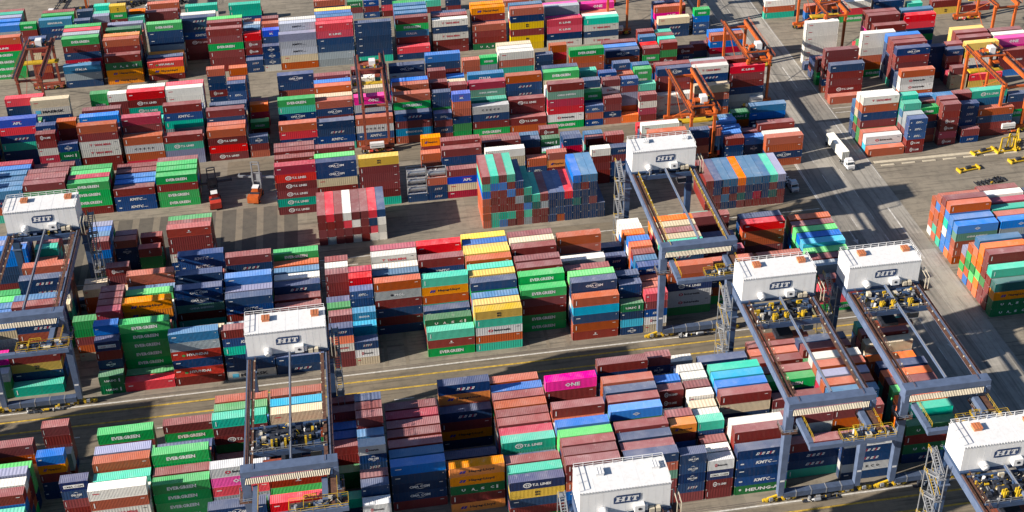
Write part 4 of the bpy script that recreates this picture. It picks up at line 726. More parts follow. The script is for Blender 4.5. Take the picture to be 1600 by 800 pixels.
for i in sorted(CHOSEN, key=lambda j: -CNT[j]):
    it = ITEMS[i]; L = it['L']; h = round(it['h'], 2); col = COLR[it['c']]
    j_ = rng.uniform(.88, 1.12); col = tuple(c * j_ for c in col)
    lb = label_of(it)
    if it['c'] == '@':
        lb = lb.replace('None', 'steel')
        root = thing('tank_container', 'steel tank in a blue frame, tier %s of the tank stack' % ORD[it['tier']], 'tank container', (it['x'], it['y'], it['z']), 0, 'stacked tank containers')
        fm, tm = cached(('tank', L, h), lambda: tank_mesh(L, h))
        put('frame', fm, root); put('vessel', tm, root); continue
    seen_labels.setdefault(lb, []).append(i)
    root = thing('shipping_container', lb, 'container', (it['x'], it['y'], it['z']), math.pi / 2 if it['rot'] else 0, 'stacked shipping containers')
    put('body', cached(('b', L, h), lambda: body_mesh(L, h)), root, col=col)
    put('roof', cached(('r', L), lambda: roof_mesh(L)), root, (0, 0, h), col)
    if it['b'] != 'T1': put('doors', cached(('d', L, h), lambda: door_mesh(L, h)), root, col=col)
    lm = cached(('l', it['c'], L, h), lambda: letter_mesh(it['c'], L, h))
    if lm: put('lettering', lm, root)
print('duplicate labels', sum(len(v) > 1 for v in seen_labels.values()))

# everything beyond the 300 largest: one mass
def mass():
    VV = []; LOOPS = []; SIZES = []; MI = []; PC = []
    mats = ['side_far', 'roof_far', 'steel', 'doorrod', 'white', 'black', 'redp', 'bluep', 'skyp', 'greenp', 'tank']
    base = 0
    tmpl = {}
    for i, it in enumerate(ITEMS):
        if i in CHOSEN: continue
        L = it['L']; h = round(it['h'], 2); hidden = CNT[i] == 0
        key = (L, h, hidden, it['c'] == '@', it['rot'] or it['x'] > 130, it['b'] == 'T1')
        if key not in tmpl:
            if it['c'] == '@':
                fm, tm = tank_mesh(L, h); mss = [(fm, None, 0), (tm, 'tank', 0)]
            elif hidden:
                m_ = MB().box(-L / 2, L / 2, -1.22, 1.22, 0, h, 'side').mesh('t'); mss = [(m_, None, 0)]
            else:
                mss = [(body_mesh(L, h, fine=False), None, 0), (roof_mesh(L, nr=int(L / .8)), 'roof_far', h)]
                if (it['rot'] and it['b'] != 'T1') or it['x'] > 130: mss.append((door_mesh(L, h), None, 0))
            vv = []; ff = []; mm = []
            for me, mt, dz in mss:
                o = len(vv); vv += [(v.co.x, v.co.y, v.co.z + dz) for v in me.vertices]
                for p in me.polygons:
                    ff.append([o + q for q in p.vertices])
                    nm = me.materials[p.material_index].name
                    mm.append(mats.index(mt) if mt else (2 if 'corner' in nm else 3 if 'rods' in nm else 0))
            tmpl[key] = (np.array(vv), ff, mm)
        vv, ff, mm = tmpl[key]
        if it['rot']: P = np.stack([-vv[:, 1], vv[:, 0], vv[:, 2]], 1)
        else: P = vv
        P = P + np.array([it['x'], it['y'], it['z']])
        VV.append(P); fl = [q for f_ in ff for q in f_]
        LOOPS.append(np.array(fl) + base); SIZES += [len(f_) for f_ in ff]; MI += mm
        c = COLR[it['c']]; rr = rng.random(); jj = rng.uniform(.88, 1.12)
        PC.append(np.tile(np.array([c[0] * jj, c[1] * jj, c[2] * jj, rr]), (len(P), 1)))
        base += len(P)
        if CNT[i] > 25 and not it['rot'] and it['c'] != '@':
            off = (h - 2.6) / 2
            for p, f_, mat in get_logo(it['c'], L):
                Q = np.stack([p[:, 0] - L / 2 + it['x'], np.full(len(p), it['y'] - 1.235), p[:, 1] + off + it['z']], 1)
                VV.append(Q); LOOPS.append(np.array([q for g_ in f_ for q in g_]) + base); SIZES += [len(g_) for g_ in f_]; MI += [mats.index(mat)] * len(f_)
                PC.append(np.tile(np.array([1, 1, 1, .5]), (len(Q), 1))); base += len(Q)
    V = np.concatenate(VV); Lp = np.concatenate(LOOPS); S_ = np.array(SIZES)
    me = bpy.data.meshes.new('container_mass')
    me.vertices.add(len(V)); me.vertices.foreach_set('co', V.astype(np.float32).ravel())
    me.loops.add(len(Lp)); me.loops.foreach_set('vertex_index', Lp.astype(np.int32))
    me.polygons.add(len(S_)); st = np.concatenate([[0], np.cumsum(S_)[:-1]])
    me.polygons.foreach_set('loop_start', st.astype(np.int32)); me.polygons.foreach_set('loop_total', S_.astype(np.int32))
    for k in mats: me.materials.append(MAT[k])
    me.polygons.foreach_set('material_index', np.array(MI, np.int32))
    at = me.attributes.new('paint', 'FLOAT_COLOR', 'POINT'); at.data.foreach_set('color', np.concatenate(PC).astype(np.float32).ravel())
    me.update(calc_edges=True); me.validate(); me.shade_flat()
    o = bpy.data.objects.new('container_stacks', me); COL.objects.link(o)
    tag(o, 'all the smaller and farther shipping containers of every colour in long stacked rows', 'containers'); o['kind'] = 'stuff'
    return o
mass()

# ------------------------------------------------------------------ ground, roads, markings
def ground_mat(name, c1, c2, c3, sc=.05, tracks=True, dirn=(1, 1), slab=None):
    m, nt, b = nodes(name)
    p = worldpos(nt)
    big = noise(nt, sc, 5, p); mid = noise(nt, .35, 6, p, .7); fine = noise(nt, 3.0, 4, p)
    col = mix(nt, ramp(nt, big, .35, .65), c1, c2)
    col = mix(nt, ramp(nt, mid, .48, .74, 0, .75), col, c3)
    st = noise(nt, 1.0, 5, worldpos(nt, *((.05, 1.1, 1) if dirn[0] else (1.1, .05, 1))), .6)
    if tracks: col = mix(nt, ramp(nt, st, .50, .68, 0, .7), col, tuple(c * .45 for c in c3))
    col = mix(nt, ramp(nt, fine, .3, .8, 0, .25), col, tuple(c * .7 for c in c1))
    if slab:
        br = N(nt, 'ShaderNodeTexBrick'); br.offset = 0; br.inputs['Scale'].default_value = 1
        br.inputs['Mortar Size'].default_value = .012; br.inputs['Brick Width'].default_value = slab[0]; br.inputs['Row Height'].default_value = slab[1]
        br.inputs['Color1'].default_value = (1, 1, 1, 1); br.inputs['Color2'].default_value = (.82, .82, .82, 1); br.inputs['Mortar'].default_value = (.45, .45, .45, 1)
        nt.links.new(p, br.inputs['Vector'])
        col = mix(nt, 1.0, col, br.outputs['Color'], 'MULTIPLY')
    nt.links.new(col, b.inputs['Base Color']); b.inputs['Roughness'].default_value = .85
    return m
MAT['yard'] = ground_mat('yard_concrete', (.33, .285, .22), (.245, .215, .17), (.135, .12, .10), .03, True, (1, 0), (6.0, 5.6))
MAT['asphalt'] = ground_mat('worn_asphalt', (.25, .205, .145), (.18, .152, .112), (.10, .088, .07), .04, True, (1, 0))
MAT['roadway'] = ground_mat('crossing_road_concrete', (.46, .425, .37), (.39, .365, .32), (.24, .225, .205), .03, True, (0, 1), (8.2, 14.0))
MAT['padlight'] = ground_mat('pale_concrete_strip', (.25, .21, .155), (.20, .17, .13), (.13, .11, .09), .2, False)
MAT['paddark'] = ground_mat('dark_gravel_strip', (.135, .118, .095), (.11, .097, .08), (.06, .055, .05), .2, False)
MAT['linewhite'] = plain('white_road_paint', (.62, .60, .56), .8, var=.25, sc=1.2)
MAT['lineyellow'] = plain('yellow_road_paint', (.55, .36, .05), .8, var=.3, sc=1.2)
MAT['rail'] = plain('crane_rail_steel', (.20, .17, .15), .5)
def sheet(name, x0, x1, y0, y1, z, mat):
    mb = MB().poly([(x0, y0, z), (x1, y0, z), (x1, y1, z), (x0, y1, z)], mat); return structure(mb.build(name))
sheet('ground', -2500, 2500, -900, 4500, 0.0, 'yard')
sheet('road', 124.9, 149.6, -400, 800, .012, 'roadway')
sheet('service_road', -400, 124.88, -21.5, -3.2, .010, 'asphalt')
sheet('service_road', -400, 124.88, -82.5, -63.4, .010, 'asphalt')
sheet('service_road', -400, 124.88, 38.0, 51.5, .010, 'asphalt')
sheet('service_road', -55, 124.88, 96.5, 106.0, .010, 'asphalt')
for x0, x1, y0, y1 in ((-101, -33, 47.5, 78),):
    k = 0; x = x0
    while x < x1:
        w = 4.2 if k % 2 else 2.0
        sheet('storage_strip', x, min(x1, x + w), y0, y1, .022, 'paddark' if k % 2 else 'padlight'); x += w; k += 1
for x in (-12, -3, 6.5): pass
# empty slots between stacks show paving bars
for (x0, x1, y0, y1) in ((24.6, 38.0, -1.6, 6.0), (-12.5, -.4, -1.5, 14)):
    x = x0 + 1.2
    while x < x1 - 1:
        sheet('storage_strip', x, x + .9, y0, y1, .022, 'padlight'); x += 5.4
MAT['lanedark'] = ground_mat('darker_road_lane', (.30, .275, .24), (.25, .235, .205), (.16, .15, .14), .03, True, (0, 1))
for a_, b_ in ((126.0, 131.4), (138.3, 141.6)): sheet('road_lane', a_, b_, -400, 800, .018, 'lanedark')
sheet('road_patch', 141.7, 149.5, 22, 30, .018, 'lanedark'); sheet('road_patch', 141.7, 149.5, 96, 118, .018, 'lanedark')
mk = MB()
def line(x0, x1, y0, y1, mat, z=.028): mk.poly([(x0, y0, z), (x1, y0, z), (x1, y1, z), (x0, y1, z)], mat)
for yb in (-2.6, -62.0):
    line(-400, 124.5, yb - .95, yb - .55, 'linewhite')
    for q in (-3.9, -8.0): line(-400, 124.5, yb + q, yb + q + .5, 'lineyellow')
    x = -300
    while x < 120: line(x, x + 5.0, yb - 11.9, yb - 11.6, 'linewhite'); x += 11.6
for yb in (37.4, 47.0): line(-380, 124, yb, yb + .3, 'linewhite')
x = -200
while x < 120: line(x, x + 4, 43.5, 43.75, 'linewhite'); x += 10
line(125.0, 125.25, 25, 400, 'linewhite'); line(125.5, 125.72, 25, 400, 'linewhite'); line(149.0, 149.25, 60, 400, 'linewhite')
y = -60
while y < 400:
    line(131.5, 131.7, y, y + 5, 'linewhite'); line(138.0, 138.2, y + 3, y + 7, 'linewhite'); y += 12
line(144.3, 144.75, 18, 44, 'linewhite'); line(147.0, 147.4, 76, 96, 'linewhite'); line(143, 143.4, 120, 136, 'linewhite')
for yy in (101, 104.0): line(150, 158, yy, yy + .3, 'linewhite')
for (ax, ay) in ((128.4, 30), (135, -18), (128.4, 92)):
    line(ax, ax + .35, ay, ay + 5, 'linewhite'); mk.poly([(ax - .7, ay, .028), (ax + 1.05, ay, .028), (ax + .17, ay - 2.2, .028)], 'linewhite')
def ground_text(s, x, y, w, h, rot=0):
    v, f = glyphs(s); n = len(mk.v); k = mk.mi('linewhite'); c, s_ = math.cos(rot), math.sin(rot)
    for a, b in v: px, py = a * w, b * h; mk.v.append((x + c * px - s_ * py, y + s_ * px + c * py, .03))
    for q in f: mk.f.append(tuple(n + i for i in q)); mk.m.append(k)
ground_text('STOP', 103.8, -80.5, 6.4, 3.2, math.pi / 2 * 3)
line(99, 116, -76.3, -75.9, 'linewhite')
structure(mk.build('road_markings'))
# crane rails: two parallel steel rails on each side of the gantry blocks
rl = MB()
for yb in (-2.6, -62.0, 37.3, -22.0, -122, -82.0):
    for d in (0, .5): rl.box(-400, 124.4, yb + d - .05, yb + d + .05, .01, .12, 'rail')
structure(rl.build('crane_rails'))
# raised kerb strips beside the right-hand blocks
kb = MB()
kb.box(150.5, 260, 68.2, 69.4, .0, .13, 'cream')
for x in range(152, 250, 7): kb.box(x, x + 4.4, 66.4, 67.1, 0, .14, 'cream')
structure(kb.build('kerb'))

# ------------------------------------------------------------------ rail mounted gantry cranes
def hit_plate(parent, x, y, z):
    mb = MB()
    def rect(x0, x1, z0, z1, mat, d, sh=.18):
        mb.poly([(x + x0 + sh * z0, y - d, z + z0), (x + x1 + sh * z0, y - d, z + z0), (x + x1 + sh * z1, y - d, z + z1), (x + x0 + sh * z1, y - d, z + z1)], mat)
    mb.poly([(x - 2.1, y - .05, z - .85), (x + 1.75, y - .05, z - .85), (x + 2.15, y - .05, z - .5), (x + 2.15, y - .05, z + .85), (x - 1.6, y - .05, z + .85), (x - 2.1, y - .05, z + .4)], 'platenavy')
    for a, b in ((-1.65, -1.25), (-.75, -.35)): rect(a, b, -.5, .5, 'white', .07)
    for a, b in ((-1.8, -1.1), (-.9, -.2)):
        rect(a, b, -.5, -.34, 'white', .075); rect(a, b, .34, .5, 'white', .075)
    rect(-1.3, -.7, -.09, .09, 'white', .075)
    rect(.12, .5, -.5, .5, 'white', .07); rect(-.03, .65, -.5, -.34, 'white', .075); rect(-.03, .65, .34, .5, 'white', .075)
    rect(1.1, 1.48, -.5, .5, 'white', .07); rect(.78, 1.8, .32, .5, 'white', .075); rect(.78, .94, .1, .34, 'white', .08); rect(1.64, 1.8, .1, .34, 'white', .08); rect(.95, 1.63, -.5, -.36, 'white', .075)
    mb.v = [(x + (q[0] - x) * 1.25, q[1], z + (q[2] - z) * 1.25) for q in mb.v]
    return mb.build('name_plate', parent)
MAT['sillblue'] = plain('sill_beam_paint', (.07, .10, .17), .5)
MAT['platenavy'] = plain('navy_plate', (.012, .045, .14), .5)

def clutter(mb, x0, x1, y0, y1, z, n, seed, mats=('dark', 'dark', 'dark', 'grey', 'yellow', 'craneblue', 'cranedark', 'cranedark', 'cream')):
    mb.box(x0, x1, y0, y1, z - .05, z + .02, 'dark')
    r = random.Random(seed)
    for _ in range(n):
        x = r.uniform(x0, x1); y = r.uniform(y0, y1); m_ = r.choice(mats)
        t = r.random()
        if t < .45: mb.box(x, min(x1, x + r.uniform(.3, 1.3)), y, min(y1, y + r.uniform(.3, 1.1)), z, z + r.uniform(.2, 1.3), m_)
        elif t < .7: mb.cyl((x, y, z + .5), (min(x1, x + r.uniform(.6, 1.6)), y, z + .5), r.uniform(.18, .42), m_, 8)
        elif t < .9: mb.bar((x, y, z + r.uniform(.1, 1)), (x + r.uniform(-1.5, 1.5), y + r.uniform(-1, 1), z + r.uniform(.1, 1.2)), .09, .09, r.choice(('yellow', 'grey', 'cream')))
        else: mb.cyl((x, y, z), (x, y, z + r.uniform(.5, 1.3)), r.uniform(.15, .35), r.choice(('yellow', 'grey', 'white')), 8)
def bogie(parent, x, y, seed=0):
    mb = MB()
    for k in (-1, 1):
        cx = x + k * 2.0
        mb.box(cx - 1.5, cx + 1.5, y - .28, y + .28, .75, 1.15, 'yellow')
        mb.bar((cx - .8, y, 1.15), (x, y, 2.0), .4, .4, 'yellow')
        for q in (-1.0, .25, 1.2):
            mb.cyl((cx + q, y - .16, .46), (cx + q, y + .16, .46), .42, 'dark', 10)
            mb.box(cx + q - .25, cx + q + .25, y - .5, y - .3, .5, 1.3, 'yellow')
        mb.box(cx - .5, cx + .3, y - .75, y - .3, .9, 1.7, 'grey')
    mb.box(x - 3.9, x - 3.5, y - .3, y + .3, .5, 1.0, 'yellow'); mb.box(x + 3.5, x + 3.9, y - .3, y + .3, .5, 1.0, 'yellow')
    return mb.build('wheel_bogie', parent)
def gantry(X0, Yf, label, ytro, hatch='hatch', stairs=-1, seed=1):
    R_ = thing('gantry_crane', label, 'crane', (X0, Yf, 0), 0, 'rail gantry cranes with white machinery houses')
    W_ = 17.8; YB = 39.6; HB = 34.4
    # machinery house
    h = MB(); h.box(-.1, W_ + .1, HB, HB + 6.8, 30.0, 36.3, 'housewhite')
    h.box(-.2, W_ + .2, HB - .1, HB + 6.9, 36.3, 36.45, 'housewhite')
    for i in range(1, 6):
        x = W_ * i / 6; h.box(x - .03, x + .03, HB - .05, HB + 6.85, 36.44, 36.47, 'housewhite')
    for i in range(0, 31):
        x = -.1 + (W_ + .2) * i / 30; h.box(x - .05, x + .05, HB - .16, HB - .04, 36.1, 36.5, 'housewhite')
    for i in range(1, 12):
        x = W_ * i / 12; h.box(x - .03, x + .03, HB - .012, HB + .0, 30.1, 36.2, 'housewhite')
    h.box(-.3, W_ + .3, HB - .5, HB + 7.2, 29.55, 29.98, 'cranedark')
    H = h.build('machinery_house', R_)
    for hx in (3.7, 14.8):
        k = MB(); k.box(hx, hx + 1.7, HB + 3.7, HB + 5.3, 36.46, 37.15, hatch); k.box(hx - .1, hx + 1.8, HB + 3.6, HB + 5.4, 37.15, 37.22, hatch)
        k.box(hx + .5, hx + .62, HB + 3.6, HB + 5.4, 37.2, 37.28, hatch); k.box(hx + 1.1, hx + 1.22, HB + 3.6, HB + 5.4, 37.2, 37.28, hatch)
        k.build('roof_hatch', H)
    MB().rail([(-.1, HB + .4, 36.45), (-.1, HB + 6.7, 36.45), (W_, HB + 6.7, 36.45), (W_, HB + .4, 36.45)], 1.1, 'housewhite', 1.9, .09).build('roof_handrail', H)
    k = MB(); k.cyl((4.6, HB, 31.3), (4.6, HB - 1.2, 31.2), .85, 'housewhite', 16); k.cyl((4.6, HB - 1.2, 31.2), (4.6, HB - 1.5, 31.1), .85, 'housewhite', 16, .5); k.build('air_cowl', H)
    k = MB(); k.box(10.6, 12.6, HB, HB - 1.1, 30.5, 32.2, 'housewhite'); k.cyl((11.6, HB - 1.1, 31.4), (11.6, HB - 1.16, 31.4), .34, 'dark', 12); k.box(12.7, 13.3, HB, HB - .8, 30.5, 31.6, 'housewhite'); k.build('service_box', H)
    k = MB(); k.box(13.6, 14.6, HB - 1.1, HB - .2, 30.0, 31.0, 'cream'); k.box(14.9, 15.8, HB - 1.1, HB - .2, 30.0, 31.0, 'cream'); k.build('cooling_unit', H)
    hit_plate(H, 9.2, HB - .045, 33.6)
    # main girders with their walkways
    for sd, x in ((-1, 0.1), (1, W_ - .1)):
        g = MB(); g.box(x - .45, x + .45, -1.4, YB + .9, 27.5, 29.5, 'craneblue')
        for q in range(0, 40, 4): g.box(x - .48, x + .48, q, q + .12, 27.45, 29.53, 'craneblue')
        G = g.build('girder', R_)
        wk = MB(); xi = x - sd * 1.15
        wk.box(xi - .35, xi + .35, -.8, HB - .6, 29.2, 29.3, 'rust')
        wk.box(x - .12, x + .12, -1, HB - .6, 29.5, 29.68, 'rust'); wk.box(x + .3, x + .42, -1, HB - .6, 29.5, 29.6, 'rust')
        wk.rail([(xi - sd * .35, -.8, 29.3), (xi - sd * .35, HB - .6, 29.3)], 1.1, 'yellow' if seed in (3,) else 'rust', 1.7)
        for q in range(1, 11): wk.box(xi - sd * .35 - .12, xi - sd * .35 + .12, q * 3.2, q * 3.2 + .25, 30.3, 30.6, 'cream')
        wk.build('walkway', G)
    k = MB(); k.box(9.1, 9.6, .8, HB - .3, 29.9, 30.5, 'craneblue'); k.box(9.25, 9.45, .8, HB - .3, 30.5, 30.6, 'grey'); k.build('festoon_beam', R_)
    # front beam with its slatted guard
    f = MB(); f.box(-.9, W_ + 1.0, -1.5, .8, 28.7, 30.2, 'craneblue'); f.box(-.95, .0, -1.7, .9, 26.6, 28.7, 'craneblue'); f.box(W_ + .1, W_ + 1.05, -1.7, .9, 26.6, 28.7, 'craneblue')
    FB = f.build('front_beam', R_)
    s = MB(); n = 46
    s.poly([(.2, -1.6, 28.66), (W_ - .2, -1.6, 28.66), (W_ - .2, -2.15, 27.55), (.2, -2.15, 27.55)][::-1], 'cranedark')
    for i in range(n):
        x = .3 + (W_ - .6) * i / n; s.bar((x, -1.68, 28.66), (x - .35, -2.21, 27.55), .16, .05, 'cream')
    s.build('slatted_guard', FB)
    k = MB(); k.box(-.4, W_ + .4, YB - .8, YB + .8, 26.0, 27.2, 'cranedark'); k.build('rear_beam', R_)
    # lower front platform
    p = MB(); p.box(1.2, 2.3, -8.6, -1.0, 24.6, 25.9, 'craneblue'); p.box(1.2, W_ + 2.6, -9.6, -8.6, 24.4, 25.5, 'craneblue')
    p.box(8.5, W_ + 2.6, -8.6, -6.6, 25.2, 25.4, 'rust'); p.box(W_ - 2.6, W_ - 1.4, -8.6, -1.0, 24.6, 25.9, 'craneblue'); p.box(W_ - 1.3, W_ + .4, -8.6, -1.2, 25.5, 25.62, 'rust')
    P = p.build('lower_platform', R_)
    q = MB(); q.rail([(8.5, -6.6, 25.4), (W_ + 2.6, -6.6, 25.4), (W_ + 2.6, -9.5, 25.4), (8.5, -9.5, 25.4), (8.5, -6.6, 25.4)], 1.2, 'yellow', 2.4, .07)
    q.rail([(2.4, -8.6, 25.9), (2.4, -1, 25.9)], 1.1, 'yellow', 1.6, .06); q.rail([(W_ + .5, -8.6, 25.6), (W_ + .5, -1.2, 25.6)], 1.1, 'yellow', 2, .06)
    q.rail([(11.5, -9.5, 26.6), (11.5, -6.8, 26.6), (14, -6.8, 26.6)], .8, 'yellow', 1.5, .1); q.build('platform_handrail', P)
    q = MB(); clutter(q, 8.8, W_ + 1.5, -9.2, -7.0, 25.4, 26, seed + 60); q.build('platform_gear', P)
    # legs, sill beams, bogies
    for x in (-.1, W_ + .1):
        for y in (0.0, YB):
            k = MB(); k.bar((x, y, 27.4), (x, y, 2.2), 1.8, 1.9, 'craneblue' if y == 0 else 'cranedark', 1.3)  # rear legs use the darker blue: their shade is put into the colour
            k.box(x - 1.15, x + 1.15, y - 1.2, y + 1.2, 21.6, 21.9, 'craneblue')
            Lg = k.build('leg', R_)
            if y == 0:
                k = MB(); k.rail([(x - 1.7, y - 1.7, 21.9), (x + 1.7, y - 1.7, 21.9), (x + 1.7, y + 1.7, 21.9), (x - 1.7, y + 1.7, 21.9), (x - 1.7, y - 1.7, 21.9)], 1.1, 'grey', 1.7, .08)
                k.box(x - 1.8, x + 1.8, y - 1.8, y - 1.2, 21.85, 21.93, 'rust'); k.box(x - 1.8, x - 1.2, y - 1.2, y + 1.8, 21.85, 21.93, 'rust'); k.box(x + 1.2, x + 1.8, y - 1.2, y + 1.8, 21.85, 21.93, 'rust')
                k.build('leg_platform', Lg)
                k = MB(); k.box(x - .5, x + .5, y - .76, y - .72, 6.6, 7.1, 'white'); k.build('leg_sign', Lg)
            bogie(R_, x, y)
    for y in (0.0, YB):
        k = MB(); k.box(.7, W_ - .7, y - .75, y + .75, 1.5, 2.9, 'sillblue')
        for q in range(1, 5): k.box(q * W_ / 5 - .12, q * W_ / 5 + .12, y - .79, y + .79, 1.46, 2.94, 'grey')
        clutter(k, 5, W_ - 4, y - 1.7, y - .8, .3, 14, seed + int(y), ('dark', 'dark', 'grey', 'white', 'yellow'))
        k.build('sill_beam', R_)
    # stair tower beside a rear leg
    sx = -2.9 if stairs < 0 else W_ + 1.2
    k = MB()
    for i in range(9):
        z0 = 1.0 + i * 3.1; a, b = (YB - 2.6, YB + 2.2) if i % 2 == 0 else (YB + 2.2, YB - 2.6)
        for xx in (sx + .1, sx + 1.3):
            k.bar((xx, a, z0), (xx, b, z0 + 3.1), .16, .3, 'grey'); k.bar((xx, a, z0 + 1.1), (xx, b, z0 + 4.2), .08, .08, 'yellow' if i % 3 == 0 else 'grey')
        for q in range(10):
            t = (q + .5) / 10; yy = a + (b - a) * t; k.box(sx + .1, sx + 1.3, yy - .12, yy + .12, z0 + 3.1 * t, z0 + 3.1 * t + .05, 'grey')
        k.box(sx - .1, sx + 1.5, b - .7, b + .7, z0 + 3.05, z0 + 3.12, 'grey')
        k.rail([(sx - .1, b - .7, z0 + 3.1), (sx - .1, b + .7, z0 + 3.1)], 1.1, 'grey' if i % 2 else 'yellow', 1.2, .07)
    for xx in (sx - .05, sx + 1.45):
        for yy in (YB - 2.9, YB + 2.6): k.bar((xx, yy, .3), (xx, yy, 29.4), .18, .18, 'grey')
    k.build('stair_tower', R_)
    # cable loops at the side of the house
    t = MB()
    for q in (0, .8):
        t.bar((W_ + 1.0 + q, HB - 2.0, 29.0), (W_ + 1.0 + q, HB - 2.0, 32.6), .14, .14, 'cream'); t.bar((W_ + 1.0 + q, HB + 1.2, 29.0), (W_ + 1.0 + q, HB + 1.2, 33.2), .14, .14, 'cream')
        t.bar((W_ + 1.0 + q, HB - 2.0, 32.6), (W_ + 1.0 + q, HB + 1.2, 33.2), .14, .14, 'cream')
    t.box(W_ + .5, W_ + 2.2, HB - 2.4, HB + 1.6, 28.8, 28.95, 'rust'); t.build('cable_guide', R_)
    # hoist trolley with its cab
    t = MB(); t.box(.9, W_ - .9, ytro, ytro + .5, 28.2, 29.4, 'cranedark'); t.box(.9, W_ - .9, ytro + 7.4, ytro + 7.9, 28.2, 29.4, 'cranedark')
    for q in range(5):
        x = 1.2 + q * 3.8; t.box(x, x + .4, ytro + .5, ytro + 7.4, 28.5, 29.1, 'dark')
    for q in range(6): t.box(1.0 + rng.random() * 12, 3 + rng.random() * 12, ytro + 1 + q * 1.1, ytro + 1.5 + q * 1.1, 28.9, 29.1, 'dark')
    t.box(1.6, W_ - 1.6, ytro + .5, ytro + 1.6, 28.9, 29.0, 'rust'); t.box(1.6, W_ - 1.6, ytro + 6.0, ytro + 7.3, 28.9, 29.0, 'dark')
    Tn = t.build('trolley', R_)
    t = MB(); clutter(t, 1.4, W_ - 2.2, ytro + .8, ytro + 7.0, 29.1, 120, seed + 7, ('dark', 'dark', 'dark', 'cranedark', 'cranedark', 'grey', 'craneblue', 'yellow', 'cream'))
    for q in (5.2, 8.0, 12.2) if ytro < 30 else ():
        t.cyl((q, ytro + 3, 30.0), (q + 2, ytro + 3, 30.0), .62, 'dark', 12)
        for yy in (1.1, 1.7): t.box(q + .1, q + .5, ytro + yy, ytro + yy + .35, 29.2, 31.0, 'yellow'); t.box(q + 1.0, q + 1.4, ytro + yy + .4, ytro + yy + .8, 29.2, 30.6, 'yellow')
    if ytro < 30: t.rail([(1, ytro, 29.4), (W_ - 1, ytro, 29.4)], 1.1, 'grey', 2.5, .07)
    t.build('hoist_gear', Tn)
    t = MB(); t.box(13.2, 15.4, ytro + 1.5, ytro + 4.3, 24.9, 27.3, 'housewhite'); t.box(13.16, 15.44, ytro + 1.46, ytro + 2.6, 25.2, 26.6, 'glass'); t.build('operator_cab', Tn)
    if ytro > 30: return R_
    t = MB(); t.box(2.8, 15.0, ytro + 2.6, ytro + 4.8, 22.2, 22.8, 'redbrown'); t.box(6.8, 11.0, ytro + 2.2, ytro + 5.2, 22.8, 23.7, 'dark')
    for xx in (3.2, 14.6):
        for yy in (2.8, 4.6): t.bar((xx, ytro + yy, 22.8), (xx, ytro + yy, 28.4), .07, .07, 'dark')
    t.build('spreader', Tn)
    return R_
gantry(-105.2, -2.4, 'blue gantry crane with white machinery house at the left edge of the middle block', 32.5, stairs=1, seed=1)
gantry(-42.4, -62.0, 'blue gantry crane at lower left, its trolley run forward near the front beam', 4.2, stairs=1, seed=2)
gantry(61.1, -2.4, 'blue gantry crane with yellow walkway rail and white roof hatches over the middle block', 32.5, 'housewhite', seed=3)
gantry(73.5, -62.0, 'blue gantry crane over the near block, left one of the close pair at right', 25.6, seed=4)
gantry(99.8, -62.0, 'blue gantry crane over the near block beside the crossing road, right one of the pair', 25.6, seed=5)
gantry(100.0, -121.6, 'blue gantry crane in the bottom right corner above the painted ground letters', 25.6, seed=6)
gantry(-164.0, -62.0, 'blue gantry crane beyond the left edge that throws the long shadow on the near road', 25.6, seed=8)
gantry(22.3, -120.6, 'blue gantry crane at bottom centre showing only its white house roof', 25.6, 'housewhite', seed=7)

